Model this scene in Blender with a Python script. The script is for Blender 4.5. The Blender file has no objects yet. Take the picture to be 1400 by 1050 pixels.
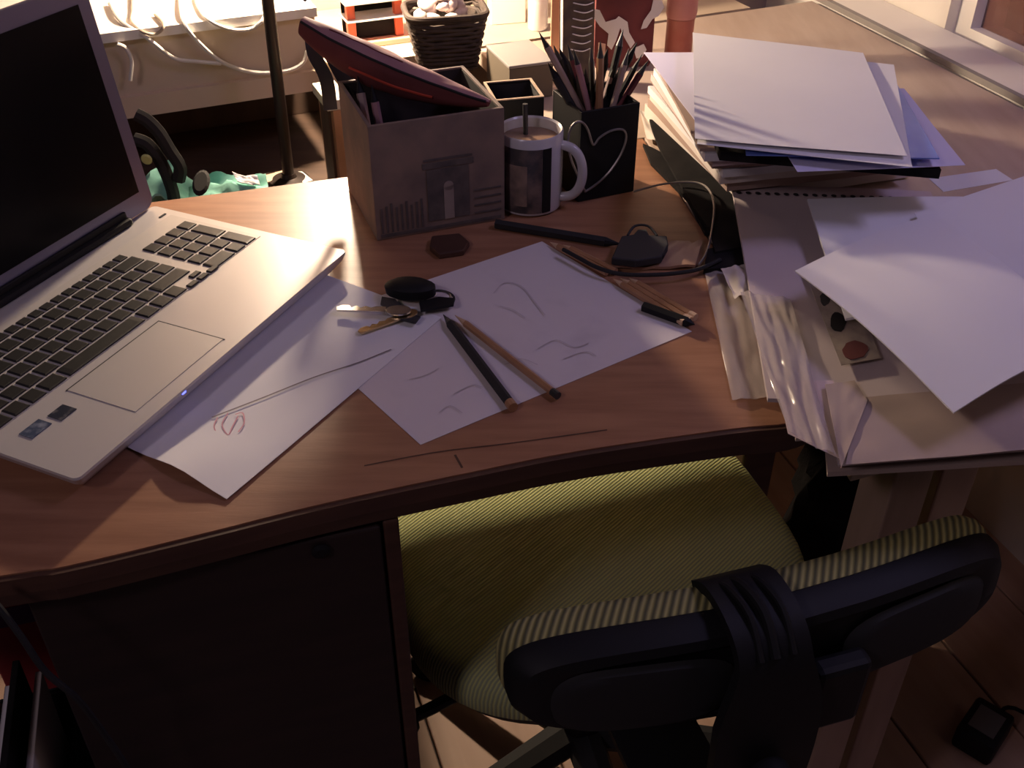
import bpy, bmesh, math, random
from mathutils import Vector, Matrix, noise
rnd = random.Random(7)
scn = bpy.context.scene
C = scn.collection

# ------------------------------------------------------------------ camera, light, exposure
DZ = 0.74                                   # desk height
FPX, TH, ZC = 1416.0, 0.6356, 1.2826        # focal length in px (1400 wide frame), pitch, camera height
cam = bpy.data.cameras.new('camera'); cam.sensor_width = 36; cam.lens = 36 * FPX / 1400
cam.clip_start = 0.02
co = bpy.data.objects.new('camera', cam); C.objects.link(co)
co.location = (0, 0, ZC); co.rotation_euler = (math.pi / 2 - TH, 0, 0)
scn.camera = co

wd = bpy.data.worlds.new('dim_room'); scn.world = wd; wd.use_nodes = True
wd.node_tree.nodes['Background'].inputs[0].default_value = (0.50, 0.42, 0.62, 1)
wd.node_tree.nodes['Background'].inputs[1].default_value = 0.02

def lamp_data(name, kind, energy, color, loc, size=0.02, rot=(0, 0, 0)):
    l = bpy.data.lights.new(name, kind); l.energy = energy; l.color = color
    if kind == 'AREA': l.size = size
    else: l.shadow_soft_size = size
    o = bpy.data.objects.new(name, l); C.objects.link(o); o.location = loc; o.rotation_euler = rot
    return o
# cool area light assumed for the room, no fixture seen, behind and to the left of the photographer
_d = Vector((0.25, 0.85, 0.7)) - Vector((-1.2, -0.7, 2.3))
lamp_data('assumed_room_light', 'AREA', 6.5, (0.92, 0.72, 0.86), (-1.2, -0.7, 2.3), 0.35, _d.to_track_quat('-Z', 'Y').to_euler())
# added cool area light beside the pale table, its source unseen
lamp_data('cool_side_fill', 'AREA', 5.2, (0.60, 0.51, 1.0), (0.95, 0.85, 1.9), 0.35)
LAMP = Vector((-0.265, 1.56, 1.035))
vs = scn.view_settings
vs.view_transform = 'Standard'; vs.look = 'None'; vs.exposure = 0.0; vs.gamma = 1.0
vs.use_curve_mapping = False

# ------------------------------------------------------------------ pixel -> place
_c, _s = math.cos(TH), math.sin(TH)
def ray(px, py):
    u = (px - 700) / FPX; v = (py - 525) / FPX
    return Vector((u, _c - v * _s, -_s - v * _c))
def at(px, py, z=DZ):                       # where the pixel's line of sight meets height z
    d = ray(px, py); t = (z - ZC) / d.z
    return Vector((d.x * t, d.y * t, z))
def aty(px, py, y):                         # where it meets the upright plane at depth y
    d = ray(px, py); t = y / d.y
    return Vector((d.x * t, y, ZC + d.z * t))

# ------------------------------------------------------------------ materials
MATS = {}
def mat(name, col, rough=0.6, metal=0.0, col2=None, nscale=20, nstretch=(1, 1, 1), bump=0.0, bscale=200,
        trans=0.0, alpha=1.0, emit=None, coat=0.0, ndetail=4, lo=0.35, hi=0.65, wave=None, spec=None):
    if name in MATS: return MATS[name]
    m = bpy.data.materials.new(name); m.use_nodes = True
    nt = m.node_tree; b = nt.nodes['Principled BSDF']
    b.inputs['Base Color'].default_value = (*col, 1); b.inputs['Roughness'].default_value = rough
    b.inputs['Metallic'].default_value = metal
    if spec is not None: b.inputs['Specular IOR Level'].default_value = spec
    if trans: b.inputs['Transmission Weight'].default_value = trans
    if alpha < 1: b.inputs['Alpha'].default_value = alpha
    if coat: b.inputs['Coat Weight'].default_value = coat; b.inputs['Coat Roughness'].default_value = 0.2
    if emit: b.inputs['Emission Color'].default_value = (*emit[0], 1); b.inputs['Emission Strength'].default_value = emit[1]
    tc = nt.nodes.new('ShaderNodeTexCoord'); mp = nt.nodes.new('ShaderNodeMapping')
    mp.inputs['Scale'].default_value = nstretch
    nt.links.new(tc.outputs['Object'], mp.inputs['Vector'])
    if col2:
        n = nt.nodes.new('ShaderNodeTexNoise'); n.inputs['Scale'].default_value = nscale; n.inputs['Detail'].default_value = ndetail
        r = nt.nodes.new('ShaderNodeValToRGB')
        r.color_ramp.elements[0].position = lo; r.color_ramp.elements[1].position = hi
        r.color_ramp.elements[0].color = (*col, 1); r.color_ramp.elements[1].color = (*col2, 1)
        nt.links.new(mp.outputs[0], n.inputs['Vector']); nt.links.new(n.outputs['Fac'], r.inputs[0])
        nt.links.new(r.outputs[0], b.inputs['Base Color'])
    if wave:                                # woven ribs: (scale, rotation, second colour, bump)
        mw = nt.nodes.new('ShaderNodeMapping'); mw.inputs['Rotation'].default_value = wave[1]
        nt.links.new(tc.outputs['Object'], mw.inputs['Vector'])
        w = nt.nodes.new('ShaderNodeTexWave'); w.inputs['Scale'].default_value = wave[0]; w.inputs['Distortion'].default_value = 0.4
        nt.links.new(mw.outputs[0], w.inputs['Vector'])
        mx = nt.nodes.new('ShaderNodeMix'); mx.data_type = 'RGBA'
        mx.inputs['B'].default_value = (*wave[2], 1)
        src = b.inputs['Base Color'].links[0].from_socket if b.inputs['Base Color'].links else None
        if src: nt.links.new(src, mx.inputs['A'])
        else: mx.inputs['A'].default_value = (*col, 1)
        nt.links.new(w.outputs['Fac'], mx.inputs['Factor']); nt.links.new(mx.outputs['Result'], b.inputs['Base Color'])
        bp = nt.nodes.new('ShaderNodeBump'); bp.inputs['Strength'].default_value = wave[3]; bp.inputs['Distance'].default_value = 0.002
        nt.links.new(w.outputs['Fac'], bp.inputs['Height']); nt.links.new(bp.outputs[0], b.inputs['Normal'])
    elif bump:
        n2 = nt.nodes.new('ShaderNodeTexNoise'); n2.inputs['Scale'].default_value = bscale; n2.inputs['Detail'].default_value = 3
        nt.links.new(mp.outputs[0], n2.inputs['Vector'])
        bp = nt.nodes.new('ShaderNodeBump'); bp.inputs['Strength'].default_value = bump; bp.inputs['Distance'].default_value = 0.002
        nt.links.new(n2.outputs['Fac'], bp.inputs['Height']); nt.links.new(bp.outputs[0], b.inputs['Normal'])
    MATS[name] = m
    return m

M_desk = mat('desk_wood', (0.285, 0.130, 0.070), 0.42, col2=(0.37, 0.182, 0.10), nscale=9, nstretch=(1, 9, 3), bump=0.05, bscale=60)
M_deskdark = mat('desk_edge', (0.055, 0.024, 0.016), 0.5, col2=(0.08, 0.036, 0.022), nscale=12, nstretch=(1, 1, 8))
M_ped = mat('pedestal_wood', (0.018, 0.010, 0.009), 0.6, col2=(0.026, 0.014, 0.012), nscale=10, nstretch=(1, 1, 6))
M_table = mat('table_wood', (0.47, 0.36, 0.285), 0.5, col2=(0.53, 0.42, 0.34), nscale=7, nstretch=(6, 1, 2), bump=0.05, bscale=50)
M_pale = mat('pale_wood', (0.56, 0.40, 0.28), 0.55, col2=(0.64, 0.48, 0.34), nscale=8, nstretch=(6, 6, 1))
M_legw = mat('table_leg_wood', (0.30, 0.205, 0.15), 0.55, col2=(0.36, 0.25, 0.185), nscale=8, nstretch=(6, 6, 1))
M_plank = mat('floor_wood', (0.44, 0.28, 0.205), 0.55, col2=(0.52, 0.345, 0.26), nscale=5, nstretch=(6, 0.7, 1), bump=0.05, bscale=40)
M_white = mat('white_paint', (0.80, 0.76, 0.70), 0.5, col2=(0.84, 0.81, 0.76), nscale=6, bump=0.05, bscale=80)
M_wall = mat('wall_paint', (0.74, 0.69, 0.62), 0.85, col2=(0.80, 0.75, 0.68), nscale=4, bump=0.08, bscale=120)
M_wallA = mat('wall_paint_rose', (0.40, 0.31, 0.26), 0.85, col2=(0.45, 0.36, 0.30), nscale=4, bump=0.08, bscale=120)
M_sill = mat('sill_beige', (0.50, 0.40, 0.29), 0.6, col2=(0.58, 0.47, 0.35), nscale=7, bump=0.06, bscale=70)
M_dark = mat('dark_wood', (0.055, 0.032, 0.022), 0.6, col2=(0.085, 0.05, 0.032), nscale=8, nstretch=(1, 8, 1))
M_paper = mat('paper', (0.80, 0.79, 0.80), 0.85, col2=(0.76, 0.75, 0.77), nscale=5, bump=0.04, bscale=40)
M_paperW = mat('paper_warm', (0.72, 0.66, 0.60), 0.85, col2=(0.64, 0.57, 0.51), nscale=8, bump=0.06, bscale=40)
M_paperL = mat('paper_lavender', (0.70, 0.68, 0.86), 0.85, col2=(0.66, 0.63, 0.83), nscale=5)
M_paperP = mat('paper_pink', (0.60, 0.46, 0.46), 0.85, col2=(0.66, 0.52, 0.50), nscale=9)
M_paperB = mat('paper_brown', (0.40, 0.29, 0.24), 0.85, col2=(0.33, 0.23, 0.19), nscale=9)
M_papershade = mat('paper_shaded', (0.44, 0.34, 0.29), 0.85, col2=(0.38, 0.29, 0.25), nscale=8)  # paper darkened to tan, painting in the shade low in the heap
M_kraft2 = mat('paper_mauve', (0.58, 0.49, 0.48), 0.85, col2=(0.52, 0.43, 0.42), nscale=7, bump=0.04, bscale=40)
M_sketch = mat('paper_sketch', (0.70, 0.645, 0.65), 0.85, col2=(0.60, 0.55, 0.56), nscale=16, lo=0.55, hi=0.8)
M_black = mat('black_plastic', (0.009, 0.009, 0.010), 0.6, spec=0.25)
M_chair = mat('chair_plastic', (0.008, 0.008, 0.009), 0.6, spec=0.3)
M_chairg = mat('chair_plastic_grey', (0.022, 0.022, 0.023), 0.7, spec=0.3)
M_blackm = mat('black_matte', (0.016, 0.015, 0.016), 0.85)
M_card = mat('black_card', (0.010, 0.009, 0.010), 0.9, col2=(0.018, 0.016, 0.016), nscale=30, spec=0.1)
M_grey = mat('dark_grey', (0.032, 0.031, 0.034), 0.65, spec=0.3)
M_silver = mat('laptop_silver', (0.66, 0.63, 0.61), 0.38, 0.35, bump=0.02, bscale=300)
M_silverB = mat('laptop_bezel', (0.22, 0.21, 0.31), 0.4, 0.5)  # cool bluish highlight painted into the silver
M_key = mat('key_black', (0.018, 0.017, 0.017), 0.45)
M_screen = mat('screen_off', (0.006, 0.006, 0.007), 0.25, spec=0.15)
M_pad = mat('touchpad_silver', (0.58, 0.55, 0.52), 0.45, 0.3)
M_steel = mat('steel', (0.62, 0.60, 0.58), 0.25, 1.0)
M_brass = mat('brass', (0.60, 0.46, 0.26), 0.32, 1.0)
M_bronze = mat('bronze_pole', (0.04, 0.028, 0.024), 0.45, 0.4)
M_mug = mat('mug_glaze', (0.56, 0.54, 0.56), 0.2, coat=0.3)
M_ceramic = mat('ceramic_white', (0.78, 0.76, 0.76), 0.15, coat=0.4)
M_fabric = mat('seat_fabric', (0.60, 0.62, 0.22), 0.95, col2=(0.48, 0.51, 0.21), nscale=9, lo=0.3, hi=0.7,
               wave=(82, (0, 0, 0.75), (0.30, 0.34, 0.20), 0.5))
M_fabric2 = mat('back_fabric', (0.46, 0.42, 0.16), 0.95, wave=(52, (0, 0, 0.30), (0.10, 0.10, 0.05), 0.7))
M_red = mat('red_lacquer', (0.60, 0.11, 0.05), 0.4)
M_maroon = mat('maroon', (0.13, 0.028, 0.028), 0.8, col2=(0.18, 0.04, 0.04), nscale=14)
M_mauve = mat('mauve_cloth', (0.34, 0.17, 0.19), 0.8, col2=(0.42, 0.22, 0.22), nscale=20)
M_zip = mat('red_zip', (0.50, 0.06, 0.03), 0.6)
M_pencil = mat('pencil_wood', (0.42, 0.22, 0.11), 0.4, col2=(0.34, 0.17, 0.08), nscale=30)
M_graph = mat('graphite', (0.03, 0.03, 0.03), 0.4)
M_tip = mat('sharpened_wood', (0.62, 0.42, 0.26), 0.7)
M_cable = mat('white_cable', (0.72, 0.68, 0.62), 0.5)
M_green = mat('green_cloth', (0.16, 0.42, 0.34), 0.85, col2=(0.22, 0.50, 0.42), nscale=30, bump=0.2, bscale=120)
M_wicker = mat('wicker', (0.026, 0.017, 0.013), 0.8, col2=(0.05, 0.033, 0.024), nscale=60)
M_shell = mat('shell', (0.72, 0.62, 0.58), 0.5, col2=(0.55, 0.42, 0.38), nscale=60)
M_etch = mat('sepia_print', (0.24, 0.165, 0.13), 0.75, col2=(0.15, 0.11, 0.095), nscale=26, lo=0.35, hi=0.7, bump=0.05)
M_etchd = mat('sepia_dark', (0.070, 0.058, 0.056), 0.8, col2=(0.12, 0.095, 0.085), nscale=60)
M_etchl = mat('sepia_light', (0.30, 0.24, 0.21), 0.8, col2=(0.24, 0.19, 0.17), nscale=50)
M_wirew = mat('grey_wire', (0.30, 0.27, 0.25), 0.4, 0.6)
M_blue = mat('blue_folder', (0.10, 0.17, 0.62), 0.35, col2=(0.16, 0.26, 0.70), nscale=12)
M_sleeve = mat('plastic_sleeve', (0.62, 0.54, 0.49), 0.14, alpha=0.38, bump=0.3, bscale=16)
M_clear = mat('clear_plastic', (0.55, 0.42, 0.34), 0.12, alpha=0.16)
M_fur = mat('black_fur', (0.010, 0.009, 0.009), 0.95, bump=0.5, bscale=200, spec=0.1)
M_ink = mat('pencil_line', (0.26, 0.22, 0.24), 0.9)
M_inkl = mat('faint_pencil_line', (0.56, 0.51, 0.52), 0.9)
M_pink = mat('pink_crayon', (0.70, 0.36, 0.42), 0.9)
M_glass = mat('window_glass', (0.32, 0.15, 0.12), 0.08, col2=(0.22, 0.11, 0.09), nscale=5, alpha=0.55)
M_curtain = mat('curtain', (0.30, 0.14, 0.10), 0.9, col2=(0.22, 0.11, 0.08), nscale=8)
M_led = mat('blue_led', (0.05, 0.05, 0.6), 0.5, emit=((0.1, 0.12, 1.0), 4.0))
M_greybox = mat('grey_card', (0.27, 0.25, 0.235), 0.8)
M_olive = mat('olive_card', (0.12, 0.095, 0.065), 0.8)

# ------------------------------------------------------------------ builders
def T(x, y=0, z=0):
    return Matrix.Translation(Vector((x, y, z)) if not isinstance(x, Vector) else x)
def RZ(a): return Matrix.Rotation(a, 4, 'Z')
def RX(a): return Matrix.Rotation(a, 4, 'X')
def RY(a): return Matrix.Rotation(a, 4, 'Y')
def merge(bm, tmp, M=None):
    if M is not None: tmp.transform(M)
    me = bpy.data.meshes.new('t'); tmp.to_mesh(me); tmp.free(); bm.from_mesh(me); bpy.data.meshes.remove(me)
def box(bm, size, M=Matrix(), bev=0.0, seg=2):
    t = bmesh.new(); bmesh.ops.create_cube(t, size=1.0)
    t.transform(Matrix.Diagonal((*size, 1)))
    if bev: bmesh.ops.bevel(t, geom=t.edges[:], offset=bev, segments=seg, affect='EDGES', profile=0.5)
    merge(bm, t, M); return bm
def bx(size, M=Matrix(), bev=0.0, seg=2): return box(bmesh.new(), size, M, bev, seg)
def smooth_pts(pts, k=6):
    P = [Vector(p) for p in pts]; out = []
    for i in range(len(P) - 1):
        a = P[max(i - 1, 0)]; b = P[i]; c = P[i + 1]; d = P[min(i + 2, len(P) - 1)]
        for j in range(k):
            t = j / k
            out.append(0.5 * ((2 * b) + (c - a) * t + (2 * a - 5 * b + 4 * c - d) * t * t + (3 * b - a - 3 * c + d) * t ** 3))
    out.append(P[-1]); return out
def tube(bm, pts, r, n=8, closed=False):
    P = [Vector(p) for p in pts]; N = len(P); rings = []
    R = r if isinstance(r, (list, tuple)) else [r] * N
    up = None
    for i in range(N):
        if closed: t = P[(i + 1) % N] - P[i - 1]
        else: t = P[min(i + 1, N - 1)] - P[max(i - 1, 0)]
        t.normalize()
        if up is None:
            up = Vector((0, 0, 1)) if abs(t.z) < 0.9 else Vector((1, 0, 0))
        a = (up - t * up.dot(t)).normalized(); b = t.cross(a); up = a
        rings.append([bm.verts.new(P[i] + (a * math.cos(2 * math.pi * k / n) + b * math.sin(2 * math.pi * k / n)) * R[i]) for k in range(n)])
    for i in range(N if closed else N - 1):
        A, B = rings[i], rings[(i + 1) % N]
        for k in range(n): bm.faces.new((A[k], A[(k + 1) % n], B[(k + 1) % n], B[k]))
    if not closed:
        bm.faces.new(rings[0][::-1]); bm.faces.new(rings[-1])
    return bm
def lathe(bm, prof, M=Matrix(), n=32, cap=True):
    t = bmesh.new(); rings = []
    for r, z in prof: rings.append([t.verts.new((r * math.cos(2 * math.pi * k / n), r * math.sin(2 * math.pi * k / n), z)) for k in range(n)])
    for A, B in zip(rings, rings[1:]):
        for k in range(n): t.faces.new((A[k], A[(k + 1) % n], B[(k + 1) % n], B[k]))
    if cap:
        t.faces.new(rings[0][::-1]); t.faces.new(rings[-1])
    merge(bm, t, M); return bm
def prism(bm, poly, th, M=None, bev=0.0):
    """poly: top points (3D); extruded down by th"""
    t = bmesh.new()
    top = [t.verts.new(Vector(p)) for p in poly]; bot = [t.verts.new(Vector(p) - Vector((0, 0, th))) for p in poly]
    t.faces.new(top); t.faces.new(bot[::-1]); n = len(poly)
    for i in range(n): t.faces.new((top[i], bot[i], bot[(i + 1) % n], top[(i + 1) % n]))
    bmesh.ops.recalc_face_normals(t, faces=t.faces[:])
    if bev: bmesh.ops.bevel(t, geom=t.edges[:], offset=bev, segments=2, affect='EDGES', profile=0.5)
    merge(bm, t, M); return bm
def sheet(q, th=0.0004, nx=14, ny=14, f=None):
    """a leaf over four corners (a b c d in order) with a height function f(u,v)"""
    a, b, c, d = [Vector(p) for p in q]; bm = bmesh.new(); g = {}
    for s in (0, 1):
        for i in range(nx + 1):
            for j in range(ny + 1):
                u, v = i / nx, j / ny
                p = (a * (1 - u) + b * u) * (1 - v) + (d * (1 - u) + c * u) * v
                if f: p = p + Vector((0, 0, f(u, v)))
                g[s, i, j] = bm.verts.new(p - Vector((0, 0, th * s)))
    for i in range(nx):
        for j in range(ny):
            bm.faces.new((g[0, i, j], g[0, i + 1, j], g[0, i + 1, j + 1], g[0, i, j + 1]))
            bm.faces.new((g[1, i, j + 1], g[1, i + 1, j + 1], g[1, i + 1, j], g[1, i, j]))
    rim = [(i, 0) for i in range(nx)] + [(nx, j) for j in range(ny)] + [(i, ny) for i in range(nx, 0, -1)] + [(0, j) for j in range(ny, 0, -1)]
    for k in range(len(rim)):
        p, r = rim[k], rim[(k + 1) % len(rim)]
        bm.faces.new((g[(0, *p)], g[(1, *p)], g[(1, *r)], g[(0, *r)]))
    bmesh.ops.recalc_face_normals(bm, faces=bm.faces[:])
    return bm
def root_of(o):
    while o.parent: o = o.parent
    return o
def link(name, me, parent=None, loc=None, rot=None):
    o = bpy.data.objects.new(name, me); C.objects.link(o)
    if parent: o.parent = parent
    if loc is not None: o.location = loc
    if rot is not None: o.rotation_euler = rot
    return o
def obj(name, bm, m, parent=None, smooth=False, kind=None):
    bmesh.ops.recalc_face_normals(bm, faces=bm.faces[:])
    me = bpy.data.meshes.new(name); bm.to_mesh(me); bm.free(); me.materials.append(m)
    if smooth:
        for p in me.polygons: p.use_smooth = True
        me.set_sharp_from_angle(angle=math.radians(42))
    if parent:
        me.transform(T(-root_of(parent).location)); o = link(name, me, parent)
    else:
        xs = [v.co for v in me.vertices]
        lo = Vector((min(v.x for v in xs), min(v.y for v in xs), min(v.z for v in xs)))
        hi = Vector((max(v.x for v in xs), max(v.y for v in xs), max(v.z for v in xs)))
        l = Vector(((lo.x + hi.x) / 2, (lo.y + hi.y) / 2, lo.z))
        me.transform(T(-l)); o = link(name, me, None, l)
    if kind: o['kind'] = kind
    return o
def tag(o, label, cat, group=None):
    o['label'] = label; o['category'] = cat
    if group: o['group'] = group
    return o
def thing(name, label, cat, loc, group=None):
    o = link(name, None, None, Vector(loc)); o.empty_display_size = 0.02
    return tag(o, label, cat, group)
def cross(p, d, q, e):                      # crossing of two ground lines
    k = (e.y * (p.x - q.x) - e.x * (p.y - q.y)) / (e.x * d.y - e.y * d.x)
    return Vector((p.x + d.x * k, p.y + d.y * k, 0))
def V(x, y, z=0): return Vector((x, y, z))
def zz(p, z): return Vector((p.x, p.y, z))

# ------------------------------------------------------------------ the room
aA = math.radians(23.6); dA = V(math.cos(aA), math.sin(aA)); nA = V(-math.sin(aA), math.cos(aA))      # far wall
aB = math.radians(-71); dB = V(math.cos(aB), math.sin(aB)); nB = V(-math.sin(aB), math.cos(aB))       # right wall
sA0 = at(170, 133); sA0.z = 0                                    # a point of the far sill's front edge
sillA = 0.285
sB0 = at(1257, 69); sB0.z = 0                                    # a point of the right sill's front edge
sillB = 0.085
wA = sA0 + nA * sillA                                            # far wall line
wB = sB0 + nB * sillB                                            # right wall line
corner = cross(wA, dA, wB, dB)

floor = obj('floor', prism(bmesh.new(), [(-1.6, -1.0, -0.012), (2.2, -1.0, -0.012), (2.2, 2.6, -0.012), (-1.6, 2.6, -0.012)], 0.05), M_dark, kind='structure')
pm = bpy.data.meshes.new('plank')
b_ = bx((0.1565, 1.9, 0.014), bev=0.0015, seg=1); b_.to_mesh(pm); b_.free(); pm.materials.append(M_plank)
for i in range(-7, 13):
    for j in range(2):
        off = 0.981 + 0.16 * (i - 5) - 0.08
        c = nB * off + dB * (-(1.3 if i % 2 else 0.75) + 1.902 * j)
        link('plank', pm, floor, V(c.x, c.y, -0.007) - floor.location, (0, 0, aB - math.pi / 2))

def wall_box(name, p, d, n, s0, s1, z0, z1, th, m, parent=None, kind='structure'):
    a, b = p + d * s0, p + d * s1
    q = [zz(a, z1), zz(b, z1), zz(b + n * th, z1), zz(a + n * th, z1)]
    return obj(name, prism(bmesh.new(), q, z1 - z0), m, parent, kind=None if parent else kind)
sc = (corner - wA).dot(dA)
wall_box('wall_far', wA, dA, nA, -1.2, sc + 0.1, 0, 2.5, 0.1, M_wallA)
scB = (corner - wB).dot(dB)                                      # negative direction = towards the corner
w0 = (at(1290, 47) - wB).dot(dB)                                 # near end of the solid piece of the right wall
wr = wall_box('wall_right', wB, dB, nB, scB, w0, 0, 2.5, 0.12, M_wall)
wall_box('wall_below_window', wB, dB, nB, w0, w0 + 1.1, 0, DZ + 0.0, 0.12, M_wall, wr)
wall_box('wall_beyond_window', wB, dB, nB, w0 + 1.1, w0 + 2.2, 0, 2.5, 0.12, M_wall, wr)
wall_box('wall_above_window', wB, dB, nB, w0, w0 + 1.1, 1.75, 2.5, 0.12, M_wall, wr)
# far sill at table height, and the wall-hung radiator cover to its left
s1 = wall_box('trim_1', sA0, dA, nA, 0.30, 1.05, DZ - 0.028, DZ, sillA - 0.002, M_sill)
def onplane(px, py, p, n):                  # where a pixel's line of sight meets an upright plane
    d = ray(px, py); c0 = V(0, 0, ZC)
    return c0 + d * ((zz(p, ZC) - c0).dot(n) / d.dot(n))
RZT = (onplane(145, 45, sA0, nA).z + onplane(420, 10, sA0, nA).z) / 2
rad = thing('radiator_cover', 'beige radiator cover below the bright far wall with cables hanging over it', 'radiator cover', zz(sA0 + nA * 0.1, DZ - 0.03))
wall_box('front_panel', sA0 + nA * 0.006, dA, nA, -0.9, 0.285, DZ + 0.0, RZT - 0.013, 0.012, M_sill, rad)
wall_box('bottom_lip', sA0 - nA * 0.004, dA, nA, -0.9, 0.285, DZ - 0.030, DZ + 0.0, 0.02, M_sill, rad)
wall_box('side_panel', sA0 + dA * 0.273 + nA * 0.018, dA, nA, 0, 0.012, DZ - 0.030, RZT - 0.013, sillA - 0.03, M_sill, rad)
wall_box('top_board', sA0 - nA * 0.004, dA, nA, -0.9, 0.287, RZT - 0.013, RZT, sillA, M_white, rad)
# right window board
s2 = wall_box('trim_2', sB0, dB, nB, -0.42, 1.3, DZ - 0.03, DZ + 0.010, sillB - 0.002, M_white)
wall_box('sill_nosing', sB0, dB, -nB, -0.42, 1.3, DZ + 0.001, DZ + 0.010, 0.010, M_greybox, s2)
# window of the right wall
win = link('window_1', None, None, zz(wB + dB * w0, DZ)); win['kind'] = 'structure'
fw = 0.035
for (a, b, z0, z1) in ((w0, w0 + fw, DZ, 1.75), (w0 + fw, w0 + 1.1 - fw, DZ, DZ + 0.018), (w0 + 1.1 - fw, w0 + 1.1, DZ, 1.75), (w0 + fw, w0 + 1.1 - fw, 1.75 - fw, 1.75), (w0 + 0.55, w0 + 0.575, DZ + 0.018, 1.75 - fw)):
    wall_box('window_frame', wB + nB * 0.02, dB, nB, a, b, z0, z1, 0.05, M_white, win)
for a in (w0 + fw, w0 + 0.575):
    wall_box('pane', wB + nB * 0.04, dB, nB, a, a + 0.475, DZ + 0.018, 1.715, 0.004, M_glass, win)
bmc = bmesh.new(); n = 60; rows = []
for k in range(n + 1):
    p = wB + dB * (w0 + 1.1 * k / n) + nB * (0.16 + 0.015 * math.sin(k * 1.3))
    rows.append([bmc.verts.new(zz(p + nB * t, z)) for z, t in ((DZ - 0.1, 0), (1.8, 0), (1.8, 0.004), (DZ - 0.1, 0.004))])
for A, B in zip(rows, rows[1:]):
    for k in range(4): bmc.faces.new((A[k], B[k], B[(k + 1) % 4], A[(k + 1) % 4]))
bmc.faces.new(rows[0]); bmc.faces.new(rows[-1][::-1])
cur = tag(obj('curtain', bmc, M_curtain, smooth=True), 'reddish brown curtain hanging behind the window pane', 'curtain')

# ------------------------------------------------------------------ desk
front = [at(*p) for p in ((0, 787), (89, 774), (266, 732), (443, 688), (640, 646), (792, 616), (1000, 586), (1078, 578))]
front = [V(-0.62, 0.445, DZ)] + front + [V(0.262, 0.697, DZ)]
bd0 = at(220, 275); bd1 = at(490, 240); bdir = (bd1 - bd0).normalized()
edge0 = V(0.262, 0.697); edir = -dB
rb0 = cross(edge0, edir, bd0, bdir)            # where the table's own left edge would pass
rb = zz(bd0 + bdir * ((0.17 - bd0.x) / bdir.x), 0)
ed = (rb - edge0).normalized(); en = V(ed.y, -ed.x)
back = [zz(rb, DZ), zz(bd0 + bdir * -0.33, DZ)]
desk = thing('desk', 'brown wooden writing desk with a curved front edge and a dark pedestal', 'desk', (0, 0.85, 0))
obj('desktop', prism(bmesh.new(), [p for p in smooth_pts(front, 4)] + back, 0.022), M_desk, desk)
dn = V(-bdir.y, bdir.x)                                          # into the desk, away from the sitter
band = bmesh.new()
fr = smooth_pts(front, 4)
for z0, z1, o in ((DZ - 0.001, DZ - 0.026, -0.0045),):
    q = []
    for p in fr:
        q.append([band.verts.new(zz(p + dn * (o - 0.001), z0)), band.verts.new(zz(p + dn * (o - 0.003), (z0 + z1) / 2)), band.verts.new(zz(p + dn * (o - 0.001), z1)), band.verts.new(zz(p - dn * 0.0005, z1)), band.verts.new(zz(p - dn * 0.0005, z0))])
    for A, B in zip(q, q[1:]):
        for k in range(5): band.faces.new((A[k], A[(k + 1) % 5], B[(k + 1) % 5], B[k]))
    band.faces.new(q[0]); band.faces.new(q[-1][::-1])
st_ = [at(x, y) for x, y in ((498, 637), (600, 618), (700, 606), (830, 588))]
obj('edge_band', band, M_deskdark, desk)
bd = V(bdir.x, bdir.y); ad = math.atan2(bd.y, bd.x)
pR = at(547, 712, DZ - 0.03); pL = at(25, 815, DZ - 0.03); pdv = (pR - pL); pdv.z = 0; pw = pdv.length; pdv.normalize(); pn = V(-pdv.y, pdv.x)
ap = math.atan2(pdv.y, pdv.x)
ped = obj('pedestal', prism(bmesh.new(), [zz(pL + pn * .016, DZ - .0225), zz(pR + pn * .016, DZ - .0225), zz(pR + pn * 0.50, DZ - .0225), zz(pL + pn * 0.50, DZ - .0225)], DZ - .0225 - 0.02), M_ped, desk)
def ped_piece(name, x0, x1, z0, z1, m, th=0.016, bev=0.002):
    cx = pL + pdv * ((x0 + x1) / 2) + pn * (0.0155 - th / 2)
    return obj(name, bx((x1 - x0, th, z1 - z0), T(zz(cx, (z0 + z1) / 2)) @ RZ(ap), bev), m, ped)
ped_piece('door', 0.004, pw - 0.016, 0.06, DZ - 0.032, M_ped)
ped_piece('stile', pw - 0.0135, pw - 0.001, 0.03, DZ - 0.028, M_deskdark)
kp = at(433, 724, 0.695); kx = (kp - pL).dot(pdv)
obj('keyhole', lathe(bmesh.new(), [(0.0065, 0), (0.0075, 0.002), (0.004, 0.004)], T(zz(pL + pdv * kx + pn * -0.0005, 0.696)) @ RZ(ap) @ RX(math.pi / 2), 16), M_black, ped)
for p in (at(1022, 640, 0.42), zz(rb, 0) + bdir * -0.05 - dn * 0.06):
    obj('leg', bx((0.045, 0.045, DZ - 0.022), T(zz(p, (DZ - 0.022) / 2)) @ RZ(ad), 0.003), M_deskdark, desk)

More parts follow.
